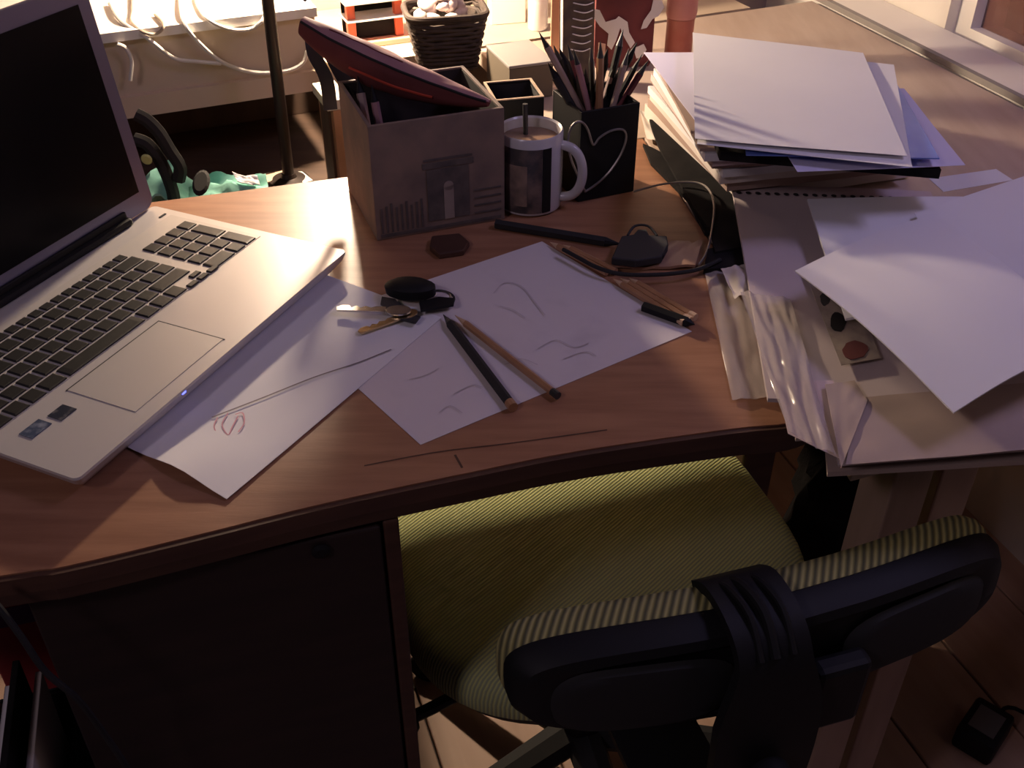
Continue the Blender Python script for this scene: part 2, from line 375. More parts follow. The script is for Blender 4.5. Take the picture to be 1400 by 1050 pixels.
# ------------------------------------------------------------------ light wooden table at the right
tb = thing('side_table', 'pale wooden table beside the desk, carrying the heaps of paper', 'table', (0.6, 1.2, 0))
g0 = edge0 + nB * 0.004
P0 = edge0 + en * 0.004 - ed * 0.065; P1 = cross(g0, dB, sA0 - nA * 0.008, dA); P3 = cross(P0, V(math.cos(math.radians(19)), math.sin(math.radians(19))), sB0 - nB * 0.014, dB); P2 = cross(sA0 - nA * 0.008, dA, sB0 - nB * 0.014, dB)
obj('table_top', prism(bmesh.new(), [zz(p, DZ - 0.0005) for p in (P0, P3, P2, P1, rb0 + nB * 0.004 + dn * 0.004, rb + en * 0.004 + dn * 0.004)], 0.024, bev=0.0015), M_table, tb)
def post(name, p, w, d, z0, z1, a, m, parent): return obj(name, bx((w, d, z1 - z0), T(zz(p, (z0 + z1) / 2)) @ RZ(a), 0.002), m, parent)
lz = DZ - 0.0245
post('leg', V(0.345, 0.70), 0.042, 0.042, 0, lz, aB, M_legw, tb)
post('leg', V(0.405, 0.735), 0.040, 0.042, 0, lz, aB, M_legw, tb)
post('leg', P3 + dB * -0.1 - nB * 0.06, 0.045, 0.045, 0, lz, aB, M_legw, tb)
post('leg', P2 + dB * 0.1 - nB * 0.06, 0.045, 0.045, 0, lz, aB, M_legw, tb)
post('leg', P1 + dB * 0.1 + nB * 0.05, 0.045, 0.045, 0, lz, aB, M_legw, tb)
a0 = V(0.425, 0.745); a1 = P3 + dB * -0.1 - nB * 0.085
obj('stretcher', bx(((a1 - a0).length, 0.02, 0.06), T(zz((a0 + a1) / 2, lz - 0.031)) @ RZ(math.atan2((a1 - a0).y, (a1 - a0).x)), 0.002), M_legw, tb)

# ------------------------------------------------------------------ laptop
lo_ = at(105, 657, 0.763); lr_ = at(472, 345, 0.763); la = math.atan2(lr_.y - lo_.y, lr_.x - lo_.x)
LW, LD, LT = 0.386, 0.249, 0.0195
lap = thing('laptop', 'open silver laptop with a black keyboard and a dark switched-off screen', 'laptop', zz(lo_, DZ))
ML = T(zz(lo_, 0.763)) @ RZ(la)            # laptop frame: x along the front edge, y to the hinge, z=0 at the palm rest
def lp(size, c, bev, m, name, parent=lap, rot=Matrix()): return obj(name, bx(size, ML @ T(*c) @ rot, bev), m, parent)
base = bmesh.new()
prof = [(0.012, -LT), (0.003, -0.009), (0.0, -0.002), (0.0006, 0.0)]
def rrect(w, d, r, z, ins, n=5):
    pts = []; r = max(0.002, r - ins * 0.2)
    for cx, cy, a in ((w - r - ins, r + ins, -90), (w - r - ins, d - r - ins, 0), (r + ins, d - r - ins, 90), (r + ins, r + ins, 180)):
        for k in range(n + 1):
            t = math.radians(a + 90 * k / n); pts.append((cx + r * math.cos(t), cy + r * math.sin(t), z))
    return pts
def loft(bm, loops, M=None):
    t = bmesh.new(); L = [[t.verts.new(p) for p in l] for l in loops]
    for A, B in zip(L, L[1:]):
        for k in range(len(A)): t.faces.new((A[k], A[(k + 1) % len(A)], B[(k + 1) % len(A)], B[k]))
    t.faces.new(L[0][::-1]); t.faces.new(L[-1]); merge(bm, t, M); return bm
loft(base, [rrect(LW, LD, 0.006, z, i) for i, z in prof], ML)
ob_base = obj('base', base, M_silver, lap)
for x in (0.03, LW - 0.03):
    for y in (0.03, LD - 0.03): lp((0.02, 0.008, 0.0012), (x, y, -LT - 0.0006), 0.0, M_black, 'rubber_foot')
lp((0.364, 0.117, 0.0006), (LW / 2 + 0.0, 0.1575, 0.0002), 0.0, M_pad, 'keyboard_recess')
lp((0.116, 0.072, 0.0008), (0.142, 0.052, 0.0001), 0.0003, M_pad, 'touchpad')
lp((0.118, 0.0012, 0.0006), (0.142, 0.0885, 0.0002), 0.0, M_grey, 'touchpad_groove')
lp((0.0012, 0.074, 0.0006), (0.2005, 0.0515, 0.0002), 0.0, M_grey, 'touchpad_groove')
lp((0.30, 0.011, 0.010), (LW / 2, LD - 0.006, 0.003), 0.004, M_black, 'hinge')
M_st1 = mat('sticker_a', (0.03, 0.035, 0.05), 0.3, col2=(0.25, 0.24, 0.24), nscale=120, lo=0.5, hi=0.75)
M_st2 = mat('sticker_b', (0.06, 0.08, 0.13), 0.3, col2=(0.24, 0.27, 0.33), nscale=160, lo=0.45, hi=0.7)
lp((0.017, 0.015, 0.0006), (0.059, 0.070, 0.0004), 0.0, M_st1, 'sticker')
lp((0.021, 0.014, 0.0006), (0.034, 0.074, 0.0004), 0.0, M_st2, 'sticker')
lp((0.0045, 0.001, 0.0018), (0.125, 0.0006, -0.0032), 0.0, M_led, 'power_light')
lp((0.010, 0.0022, 0.0008), (LW - 0.016, LD - 0.026, 0.0004), 0.0, M_grey, 'power_switch')
# keys
km = {}
def keymesh(w, d):
    k = (round(w, 4), round(d, 4))
    if k not in km:
        b = bmesh.new(); t = [(-w / 2, -d / 2), (w / 2, -d / 2), (w / 2, d / 2), (-w / 2, d / 2)]
        loft(b, [[(x, y, 0) for x, y in t], [(x * 0.97, y * 0.97, 0.0012) for x, y in t], [(x * 0.86, y * 0.86, 0.0016) for x, y in t]])
        bmesh.ops.recalc_face_normals(b, faces=b.faces[:])
        me = bpy.data.meshes.new('key'); b.to_mesh(me); b.free(); me.materials.append(M_key); km[k] = me
    return km[k]
def key(x0, x1, y0, y1):
    g = 0.0016
    p = ML @ Vector(((x0 + x1) / 2, (y0 + y1) / 2, 0.0005))
    link('key', keymesh(x1 - x0 - 2 * g, y1 - y0 - 2 * g), lap, p - lap.location, (0, 0, la))
X0, PT = 0.0135, 0.0187
ys = [0.0985 + 0.0189 * k for k in range(6)]
def row(y0, y1, widths, x=X0):
    for w in widths:
        if w > 0: key(x, x + w * PT, y0, y1)
        x += abs(w) * PT
H = 0.0189
row(ys[5], ys[5] + 0.0135, [0.76] * 19)
row(ys[4], ys[4] + H, [0.85] + [1] * 12 + [1.75])
row(ys[3], ys[3] + H, [1.35] + [1] * 12 + [1.25])
row(ys[2], ys[2] + H, [1.6] + [1] * 12 + [1.0])
row(ys[1], ys[1] + H, [1.1] + [1] * 11 + [2.5])
row(ys[0], ys[0] + H, [1.3, 1, 1, 1.25, 5.35, 1.05, 1.05, 1.05])
ax = X0 + 13.1 * PT
for k, dy in ((0, 0), (1, 0), (1, 1), (2, 0)): key(ax + k * 0.0155, ax + (k + 1) * 0.0155, ys[0] - 0.002 + dy * 0.0095, ys[0] + 0.0075 + dy * 0.0095)
nx0 = X0 + 15.25 * PT
for r in range(1, 5):
    for k in range(4):
        if k == 3 and r in (1, 3): continue
        if k == 3 and r in (2, 4): continue
        key(nx0 + k * 0.0178, nx0 + (k + 1) * 0.0178, ys[r], ys[r] + H)
key(nx0 + 3 * 0.0178, nx0 + 4 * 0.0178, ys[0], ys[2]); key(nx0 + 3 * 0.0178, nx0 + 4 * 0.0178, ys[2], ys[4]); key(nx0 + 3 * 0.0178, nx0 + 4 * 0.0178, ys[4], ys[5])
key(nx0, nx0 + 2 * 0.0178, ys[0], ys[1]); key(nx0 + 2 * 0.0178, nx0 + 3 * 0.0178, ys[0], ys[1])
# lid
MLid = ML @ T(0, LD - 0.003, 0.001) @ RX(math.radians(-6.5))
lid = bmesh.new()
def lidloop(y, ins): return [(x + (0 if True else 0), y, z) for (x, z, _) in rrect(LW, 0.237, 0.012, 0, ins)]
loft(lid, [lidloop(0.0, 0.001), lidloop(0.0015, 0.0), lidloop(0.006, 0.0), lidloop(0.0085, 0.004)], MLid)
ob_lid = obj('lid', lid, M_silverB, lap, smooth=True)
obj('screen', bx((LW - 0.034, 0.0012, 0.196), MLid @ T(LW / 2, -0.0003, 0.121), 0.0), M_screen, ob_lid)
obj('hinge_cover', bx((LW - 0.09, 0.004, 0.010), MLid @ T(LW / 2, -0.001, 0.008), 0.0015), M_black, ob_lid)

# ------------------------------------------------------------------ the two sheets on the desk
def wob(a, s, sd):
    return lambda u, v: a * (noise.noise(Vector((u * s + sd, v * s, sd * 1.7))) + 0.5)
def leaf(name, q, m, label, cat='paper', f=None, th=0.0004, nx=14, ny=14, group=None, sm=True):
    return tag(obj(name, sheet(q, th, nx, ny, f), m, smooth=sm), label, cat, group)
z1 = DZ + 0.0006
R_T, R_R, R_B = at(741, 330, z1), at(946, 453, z1), at(575, 608, z1)
R_L = R_T + (R_B - R_R)
draw = leaf('drawing_sheet', (R_T, R_R, R_B, R_L), M_sketch, 'sheet of paper with faint pencil sketches under the two lying pencils', f=lambda u, v: 0.0)
z2 = DZ + 0.0014
L_B, L_R, L_M = at(310, 683, z2), at(604, 434, z2), at(183, 616, z2)
dl = (L_M - L_B).normalized() * 0.21
left = leaf('note_sheet', (L_B, L_R, L_R + dl, L_B + dl), M_paper, 'white sheet half under the laptop, with a pencil line and pink scribble',
            f=lambda u, v: 0.007 * max(0, 0.22 - u) / 0.22 * math.exp(-((v - 0.25) / 0.16) ** 2))
def stroke(parent, pts, w, m, name='pencil_line', lift=0.0012):
    P = smooth_pts(pts, 5); bm = bmesh.new(); rows = []
    for i, p in enumerate(P):
        t = (P[min(i + 1, len(P) - 1)] - P[max(i - 1, 0)]).normalized(); s = V(-t.y, t.x)
        rows.append([bm.verts.new(p + s * w / 2 + V(0, 0, lift)), bm.verts.new(p - s * w / 2 + V(0, 0, lift))])
    for A, B in zip(rows, rows[1:]): bm.faces.new((A[0], A[1], B[1], B[0]))
    return obj(name, bm, m, parent)
stroke(left, [at(x, y, z2) for x, y in ((290, 572), (360, 545), (430, 517), (490, 497), (535, 479))], 0.0016, M_ink)
for pts in (((298, 572), (293, 585), (300, 600), (306, 607)), ((312, 566), (304, 582), (312, 596), (318, 585), (326, 570)), ((322, 568), (332, 566), (334, 580), (326, 592))):
    stroke(left, [at(x, y, z2) for x, y in pts], 0.0011, M_pink, 'crayon_line')
for pts in (((675, 402), (690, 388), (712, 392), (728, 410), (745, 432)), ((683, 420), (700, 424), (718, 436)), ((735, 478), (760, 466), (785, 476), (805, 470)),
            ((600, 566), (615, 556), (632, 566)), ((770, 492), (800, 482), (815, 488)), ((560, 520), (580, 515), (600, 505)), ((690, 500), (712, 492), (735, 500)), ((620, 540), (645, 528), (660, 531))):
    stroke(draw, [at(x, y, z1) for x, y in pts], 0.0012, M_inkl, 'faint_pencil_line')

stroke(desk, st_, 0.0014, M_deskdark, 'scratch', 0.0003)
stroke(desk, [at(x, y) for x, y in ((622, 622), (632, 640))], 0.002, M_deskdark, 'scratch', 0.0003)
# ------------------------------------------------------------------ pencils
def pencil(name, a, b, r, m, label, group=None, tipm=M_tip, flat=True, endm=None, cat='pencil'):
    """a = point end, b = blunt end"""
    a, b = Vector(a), Vector(b); d = (b - a).normalized(); L = (b - a).length
    t = thing(name, label, cat, zz((a + b) / 2, min(a.z, b.z) - r), group)
    tl = min(0.018, L * 0.15)
    obj('shaft', tube(bmesh.new(), [a + d * tl, b], r, 6), m, t)
    obj('point', tube(bmesh.new(), [a, a + d * tl * 0.3, a + d * tl], [0.0003, r * 0.3, r * 0.92], 8), tipm, t)
    if endm: obj('end_cap', tube(bmesh.new(), [b - d * 0.001, b + d * 0.007], r * 1.08, 10), endm, t)
    return t
zp = z1 + 0.0045
pencil('black_pencil', at(606, 430, zp), at(697, 551, zp), 0.0043, M_blackm, 'black pencil lying on the drawing sheet, beside a brown one', endm=M_pencil, tipm=M_graph)
pencil('brown_pencil', at(622, 431, zp), at(756, 536, zp), 0.0034, M_pencil, 'thin brown pencil lying on the drawing sheet', endm=M_graph)
zb = DZ + 0.0052
for i, (a, b) in enumerate((((838, 381), (928, 437)), ((848, 380), (937, 434)), ((860, 380), (944, 430)))):
    pencil('wooden_pencil', at(*a, zb + 0.0008 * i), at(*b, zb + 0.0008 * i), 0.0036, M_pencil, 'natural wood pencil in the bundle at the corner of the drawing sheet', 'bundled wooden pencils', endm=M_tip)
pencil('black_marker', at(950, 444, zb), at(880, 419, zb), 0.0055, M_black, 'short black marker beside the wooden pencil bundle', tipm=M_black, cat='marker')
for i, (a, b) in enumerate((((752, 331), (830, 373)), ((770, 335), (842, 371)))):
    pencil('tan_pencil', at(*a, zb), at(*b, zb), 0.0037, M_pencil, 'reddish brown pencil at the top corner of the drawing sheet', 'pencils at the sheet corner')
pencil('dark_pen', at(850, 334, zb), at(678, 306, zb), 0.0058, M_blackm, 'long black pen lying in front of the mug', tipm=M_black, cat='pen')

# ------------------------------------------------------------------ bunch of keys
kb = thing('key_bunch', 'bunch of metal keys with a black fob lying over both sheets', 'keys', at(555, 425, z2))
zk = z2 + 0.004
def door_key(tip, bow, w, m, z):
    a, b = at(*tip, z), at(*bow, z + 0.003); d = (b - a).normalized(); s = V(-d.y, d.x); L = (b - a).length
    bm = bmesh.new()
    teeth = [(0, 0.15), (0.06, 0.5), (0.16, 0.5), (0.2, 0.1), (0.26, 0.5), (0.32, 0.1), (0.38, 0.5), (0.46, 0.2), (0.52, 0.5), (0.66, 0.5)]
    up = [a + d * (L * t) + s * (w * k) for t, k in teeth]; dnp = [a + d * (L * t) - s * (w * 0.5) for t in (0.66, 0.02)]
    prism(bm, up + dnp, 0.0018)
    k = obj('key', bm, m, kb)
    rg = []
    c = a + d * (L * 0.83)
    for i in range(18):
        t = 2 * math.pi * i / 18; rg.append(c + d * math.cos(t) * L * 0.17 + s * math.sin(t) * w * 0.95)
    bow_ = bmesh.new(); prism(bow_, rg, 0.0022, bev=0.0004); obj('bow', bow_, m, k)
door_key((460, 420), (562, 424), 0.009, M_steel, zk + 0.003)
door_key((490, 453), (570, 424), 0.008, M_brass, zk)
fob = bmesh.new()
loft(fob, [[tuple(Vector((sx * math.cos(t * math.pi / 9), sy * math.sin(t * math.pi / 9), z))) for t in range(18)] for sx, sy, z in ((0.020, 0.011, 0), (0.025, 0.0145, 0.003), (0.025, 0.0145, 0.012), (0.018, 0.010, 0.016))],
     T(at(562, 404, z2 + 0.004)) @ RZ(-0.12))
fo = obj('fob', fob, M_black, kb, smooth=True)
lathe(b2 := bmesh.new(), [(0.004, 0), (0.009, 0.002), (0.010, 0.008), (0.006, 0.012), (0.002, 0.0125)], T(at(540, 400, z2 + 0.006)), 20)
obj('fob_end', b2, M_black, fo, smooth=True)
rc = at(598, 409, z2 + 0.0045)
for i, (rx, ry, o) in enumerate(((0.0165, 0.0125, 0), (0.013, 0.0095, 0.002))):
    obj('ring', tube(bmesh.new(), [rc + V(rx * math.cos(t * math.pi / 12), ry * math.sin(t * math.pi / 12), o + 0.002 * math.sin(t * math.pi / 12)) for t in range(24)], 0.0013, 8, True), M_grey if i == 0 else M_steel, kb, smooth=True)
obj('strap', prism(bmesh.new(), [at(x, y, zk + 0.004) for x, y in ((573, 412), (600, 405), (622, 407), (620, 416), (598, 420), (575, 424))], 0.003, bev=0.0008), M_black, kb)
obj('small_key', prism(bmesh.new(), [at(x, y, zk + 0.002) for x, y in ((522, 405), (540, 408), (560, 428), (575, 432), (568, 441), (548, 436), (520, 415))], 0.002, bev=0.0004), M_grey, kb)
tag(obj('flat_eraser', prism(bmesh.new(), [at(x, y, DZ + 0.007) for x, y in ((590, 322), (628, 318), (642, 330), (634, 342), (600, 347), (587, 336))], 0.0068, bev=0.0015), M_deskdark), 'small flat dark brown block lying in front of the printed box', 'block')

# ------------------------------------------------------------------ printed organiser box
def open_box(name, f0, f1, dep, h, th, m, label, cat, mi=None, group=None, z=DZ):
    """f0,f1: front corners on the ground; opens upwards"""
    f0 = zz(f0, z); f1 = zz(f1, z); d = (f1 - f0); w = d.length; d.normalize(); n = V(-d.y, d.x); a = math.atan2(d.y, d.x)
    M = T(f0) @ RZ(a); t = thing(name, label, cat, f0 + d * w / 2 + n * dep / 2, group)
    z0 = 0.0006
    obj('front_panel', bx((w, th, h), M @ T(w / 2, th / 2, z0 + h / 2), 0.0004, 1), m, t)
    obj('back_panel', bx((w, th, h), M @ T(w / 2, dep - th / 2, z0 + h / 2), 0.0004, 1), m, t)
    for x in (th / 2, w - th / 2):
        obj('side_panel', bx((th, dep - 2 * th, h), M @ T(x, dep / 2, z0 + h / 2), 0.0004, 1), m, t)
    obj('bottom', bx((w - 2 * th, dep - 2 * th, th), M @ T(w / 2, dep / 2, z0 + th / 2)), mi or m, t)
    if mi:
        li = bmesh.new(); e = 0.0006
        for s, c in (((w - 2 * th, e, h - 0.006), (w / 2, th + e / 2 + 0.0001, 0)), ((w - 2 * th, e, h - 0.006), (w / 2, dep - th - e / 2 - .0001, 0)), ((e, dep - 2 * th - 4 * e, h - 0.006), (th + e / 2 + .0001, dep / 2, 0)), ((e, dep - 2 * th - 4 * e, h - 0.006), (w - th - e / 2 - .0001, dep / 2, 0))):
            box(li, s, M @ T(c[0], c[1], z0 + th + (h - 0.006) / 2))
        obj('lining', li, mi, t)
    return t, M, w
f0, f1 = at(516, 330), at(690, 300)
pb, MP, PW = open_box('printed_box', f0, f1, 0.137, 0.130, 0.0042, M_etch, 'open square box printed with a sepia arch, holding a red pencil case', 'box', M_blackm)
PH = 0.130
def pr(name, x0, x1, z0, z1, m, o=0.0005):
    return obj(name, bx((PW * (x1 - x0), 0.0006, PH * (z1 - z0)), MP @ T(PW * (x0 + x1) / 2, -o, 0.0006 + PH * (z0 + z1) / 2)), m, pb)
pr('printed_arch', 0.40, 0.72, 0.10, 0.56, M_etchd)
pr('printed_arch_top', 0.37, 0.76, 0.57, 0.62, M_etchd)
pr('printed_cornice', 0.38, 0.75, 0.635, 0.655, M_etchd)
pr('printed_opening', 0.525, 0.60, 0.10, 0.40, M_etchl, 0.0009)
op = bmesh.new(); lathe(op, [(PW * 0.0375, 0), (PW * 0.0375, 0.0006)], MP @ T(PW * 0.5625, -0.0006, 0.0006 + PH * 0.40) @ RX(math.pi / 2), 20); obj('printed_opening_top', op, M_etchl, pb)
for k in range(9): pr('printed_railing', 0.04 + 0.038 * k, 0.055 + 0.038 * k, 0.06, 0.28 + 0.02 * (k % 3), M_etchd)
for k in range(4): pr('printed_line', 0.76, 0.97, 0.10 + 0.07 * k, 0.115 + 0.07 * k, M_etchd)
pr('printed_ground', 0.03, 0.97, 0.02, 0.05, M_etchd)
# pencil case lying across the box
A0 = MP @ Vector((PW * 0.93, 0.016, 0.134)); B0 = aty(416, 24, 1.15)
case = thing('pencil_case', 'long dark red fabric pencil case lying across the printed box', 'pencil case', zz((A0 + B0) / 2, DZ + 0.1))
ax_ = (B0 - A0).normalized(); side = ax_.cross(V(0, 0, 1)).normalized(); upv = side.cross(ax_).normalized()
SPL = 2.40                                  # where the top panel meets the front panel (0 = far side, pi = near side)
def case_pt(s, t, off=0.0):
    w = 0.021 * (math.sin(math.pi * (0.03 + 0.90 * s)) ** 0.6) * (0.85 + 0.3 * s) + off
    h = 0.021 * (math.sin(math.pi * (0.03 + 0.87 * s)) ** 0.65) * (0.85 + 0.3 * s) + off
    wr_ = 1 + 0.10 * noise.noise(Vector((s * 8, t * 1.3, 3)))
    rr = 1.0 + 0.16 * math.exp(-((t - SPL) / 0.35) ** 2)          # a ridge along the piping
    c = A0.lerp(B0, s) - upv * h * 0.9
    return c + side * (w * math.cos(t) * wr_ * rr) + upv * (h * math.sin(t) * wr_ * rr)
def case_half(t0, t1, n):
    bm = bmesh.new(); S = 30
    rows = [[bm.verts.new(case_pt(i / S, t0 + (t1 - t0) * k / n)) for k in range(n + 1)] for i in range(S + 1)]
    for P, Q in zip(rows, rows[1:]):
        for k in range(n): bm.faces.new((P[k], P[k + 1], Q[k + 1], Q[k]))
    for r in (rows[0], rows[-1]): bm.faces.new(r)
    return bm
obj('top_panel', case_half(-0.3, SPL, 14), M_mauve, case, smooth=True)
fp = obj('front_panel', case_half(SPL, 2 * math.pi - 0.3, 18), M_maroon, case, smooth=True)
def seam(t, s0, s1, r, m, name, lift=0.0006):
    return obj(name, tube(bmesh.new(), [case_pt(s0 + (s1 - s0) * i / 24, t, lift) for i in range(25)], r, 6), m, case, smooth=True)
seam(SPL, 0.01, 0.99, 0.0016, M_blackm, 'piping')
seam(math.pi + 0.05, 0.25, 0.68, 0.0015, M_zip, 'zip')
seam(SPL - 0.6, 0.45, 0.85, 0.0008, M_maroon, 'crease')
obj('zip_pull', tube(bmesh.new(), smooth_pts([B0 + upv * 0.02, B0 + ax_ * 0.012 + upv * 0.024, B0 + ax_ * 0.024 + upv * 0.028]), [0.003] * 12 + [0.0008], 6), M_blackm, case)
def ribbon(pts, w, m, parent, name, th=0.002):
    P = smooth_pts(pts, 5); bm = bmesh.new(); rows = []
    for i, p in enumerate(P):
        t = (P[min(i + 1, len(P) - 1)] - P[max(i - 1, 0)]).normalized(); s = V(1, 0.3, 0).normalized(); nn = t.cross(s).normalized()
        rows.append([bm.verts.new(p + s * a * w / 2 + nn * b * th / 2) for a, b in ((-1, -1), (1, -1), (1, 1), (-1, 1))])
    for P_, Q in zip(rows, rows[1:]):
        for k in range(4): bm.faces.new((P_[k], P_[(k + 1) % 4], Q[(k + 1) % 4], Q[k]))
    bm.faces.new(rows[0]); bm.faces.new(rows[-1][::-1])
    return obj(name, bm, m, parent)
ribbon([aty(425, 42, 1.19), aty(430, 75, 1.175), aty(446, 108, 1.165), aty(452, 150, 1.16)], 0.016, M_grey, case, 'strap')
ribbon([aty(448, 52, 1.175), aty(462, 82, 1.165), aty(478, 112, 1.155)], 0.026, M_black, case, 'strap')
# pens standing in the box
def into_box(px, py, yy, fx, fy):           # from a seen tip into the box bottom
    return aty(px, py, yy), MP @ Vector((PW * fx, 0.137 * fy, 0.012))
for i, (px, py, yy, fx, fy, r, m) in enumerate(((489, 104, 1.10, 0.12, 0.35, 0.005, M_paperB), (508, 116, 1.08, 0.22, 0.30, 0.0045, M_mauve), (478, 118, 1.11, 0.16, 0.75, 0.006, M_black))):
    a, b = into_box(px, py, yy, fx, fy)
    pencil('box_pen', a, b, r, m, ('brown pen leaning in the printed box under the pencil case', 'mauve pen leaning in the printed box', 'thick black pen leaning in the printed box corner')[i], tipm=M_black, cat='pen')

# ------------------------------------------------------------------ small black box behind the mug
s0_, s1_ = at(676, 139, 0.83), at(744, 133, 0.83)
sb, MS, SW = open_box('black_box', s0_, s1_, 0.062, 0.0895, 0.003, M_black, 'small open black box with pale rim behind the mug', 'box', M_blackm, z=DZ - 0.0006 + 0.0006)
rim = bmesh.new()
for c, s in (((SW / 2, 0.0015), (SW, 0.003)), ((SW / 2, 0.0605), (SW, 0.003)), ((0.0015, 0.031), (0.003, 0.056)), ((SW - 0.0015, 0.031), (0.003, 0.056))):
    box(rim, (s[0], s[1], 0.0012), MS @ T(c[0], c[1], 0.0909))
obj('rim', rim, M_pale, sb)

# ------------------------------------------------------------------ mug
mc = V(0.0205, 1.086, DZ + 0.0006)
mug = thing('mug', 'white ceramic mug with a dark picture print and a loop handle', 'mug', mc)
MR, MH = 0.0365, 0.092
obj('body', lathe(bmesh.new(), [(0.0, 0.004), (0.030, 0.004), (0.0325, 0.0), (MR - 0.001, 0.002), (MR, 0.006), (MR, MH - 0.002), (MR - 0.0015, MH), (MR - 0.0035, MH - 0.002), (MR - 0.0035, 0.010), (0.0, 0.009)][1:-1] , T(mc), 48), M_mug, mug, smooth=True)
hp = []
for k in range(13):
    t = math.radians(100 - 200 * k / 12); hp.append(mc + V(0.96, -0.28) * (MR - 0.003 + 0.027 * max(0, math.cos(t)) ** 0.7 ) + V(0, 0, 0.045 + 0.031 * math.sin(t)))
obj('handle', tube(bmesh.new(), smooth_pts(hp, 3), 0.0055, 10), M_mug, mug, smooth=True)
def wrap(name, a0, a1, z0, z1, m, r, parent):
    bm = bmesh.new(); n = 16; rows = []
    for k in range(n + 1):
        t = math.radians(a0 + (a1 - a0) * k / n)
        rows.append([bm.verts.new(mc + V((r + o) * math.cos(t), (r + o) * math.sin(t), z)) for z, o in ((z0, 0), (z1, 0), (z1, .0004), (z0, .0004))])
    for P_, Q in zip(rows, rows[1:]):
        for k in range(4): bm.faces.new((P_[k], P_[(k + 1) % 4], Q[(k + 1) % 4], Q[k]))
    bm.faces.new(rows[0]); bm.faces.new(rows[-1][::-1])
    return obj(name, bm, m, parent, smooth=True)
M_mp = mat('mug_print', (0.05, 0.045, 0.05), 0.3, col2=(0.20, 0.14, 0.12), nscale=45, lo=0.4, hi=0.65)
prn = wrap('picture', 165, 290, 0.005, 0.081, M_mp, MR + 0.0001, mug)
wrap('picture_band', 291, 308, 0.005, 0.081, M_black, MR + 0.0001, mug)
wrap('picture_figure', 222, 264, 0.014, 0.062, mat('mug_figure', (0.30, 0.21, 0.17), 0.4, col2=(0.12, 0.09, 0.085), nscale=50), MR + 0.0006, prn)
obj('shade_disc', lathe(bmesh.new(), [(MR - 0.0036, 0.077), (MR - 0.0036, 0.0795)], T(mc), 40), mat('mug_shade', (0.30, 0.19, 0.13), 0.25), mug)  # brown disc standing for the shade inside the mug
sp = thing('spoon', 'dark spoon handle standing up in the mug', 'spoon', mc + V(0, 0, 0.01))
obj('handle', tube(bmesh.new(), [mc + V(-0.004, 0.010, 0.022), aty(718, 142, 1.098)], [0.0022, 0.003], 8), M_grey, sp)
obj('bowl', lathe(bmesh.new(), [(0.003, -0.013), (0.008, -0.006), (0.009, 0.002), (0.004, 0.012), (0.002, 0.013)], T(mc + V(-0.0045, 0.010, 0.024)) @ Matrix.Diagonal((1, .35, 1, 1)), 16), M_steel, sp, smooth=True)

# ------------------------------------------------------------------ black pen holder with a heart
h0, h1 = at(790, 277), at(866, 262)
hb, MHb, HW = open_box('pen_holder', h0, h1, 0.074, 0.108, 0.003, M_black, 'square black pen holder with a white heart outline, full of pens', 'pen holder', M_blackm)
hx = []
# heart outline read off the front face
for px, py in ((800, 262), (790, 240), (781, 218), (777, 195), (780, 176), (788, 167), (797, 168), (804, 178), (811, 198), (820, 188), (835, 179), (850, 177), (856, 184), (854, 198), (846, 216), (832, 236), (815, 252), (800, 262)):
    # intersect with the front plane
    d = ray(px, py); nrm = MHb.to_3x3() @ Vector((0, -1, 0)); o = MHb @ Vector((0, -0.0012, 0)); c0 = Vector((0, 0, ZC))
    hx.append(c0 + d * ((o - c0).dot(nrm) / d.dot(nrm)))
obj('heart_outline', tube(bmesh.new(), smooth_pts(hx, 4), 0.0014, 6), M_wirew, hb)
tips = [(737, 44, 0.10, 'p', M_paperB, 0.0038), (757, 62, 0.15, 'p', M_black, 0.0045), (765, 66, 0.24, 'm', M_black, 0.006), (776, 60, 0.3, 'p', M_maroon, 0.004), (784, 66, 0.36, 'p', M_mauve, 0.0035), (792, 84, 0.42, 'm', M_grey, 0.005),
        (800, 92, 0.48, 'p', M_black, 0.004), (808, 62, 0.5, 'p', M_graph, 0.0035), (821, 56, 0.58, 'p', M_pencil, 0.0042), (831, 66, 0.6, 'm', M_black, 0.005), (842, 84, 0.66, 'p', M_paperP, 0.0035), (852, 40, 0.68, 'p', M_black, 0.0042),
        (860, 66, 0.74, 'p', M_paperB, 0.0035), (871, 58, 0.78, 'm', M_black, 0.0045), (878, 74, 0.8, 'p', M_black, 0.0035), (887, 82, 1.02, 'p', M_maroon, 0.0042), (749, 86, 0.2, 'm', M_blackm, 0.005), (826, 100, 0.52, 'p', M_mauve, 0.004)]
cn = {id(M_black): 'black', id(M_paperB): 'brown', id(M_maroon): 'maroon', id(M_mauve): 'mauve', id(M_grey): 'dark grey', id(M_graph): 'charcoal', id(M_pencil): 'tan wooden', id(M_paperP): 'dusty pink', id(M_blackm): 'matt black'}
for i, (px, py, fx, kd, m, r) in enumerate(tips):
    yy = 1.125 + 0.03 * ((i * 5) % 4) / 3
    a = aty(px, py, yy); b = MHb @ Vector((HW * (0.08 + 0.84 * (1 - fx)), 0.012 + 0.05 * ((i * 3) % 4) / 3, 0.01))
    pencil('pencil' if kd == 'p' else 'marker_pen', a, b, r, m, cn[id(m)] + (' pencil' if kd == 'p' else ' marker') + ' standing in the heart pen holder', 'pens in the heart holder', tipm=M_graph if kd == 'p' else M_black, cat='pencil' if kd == 'p' else 'pen')

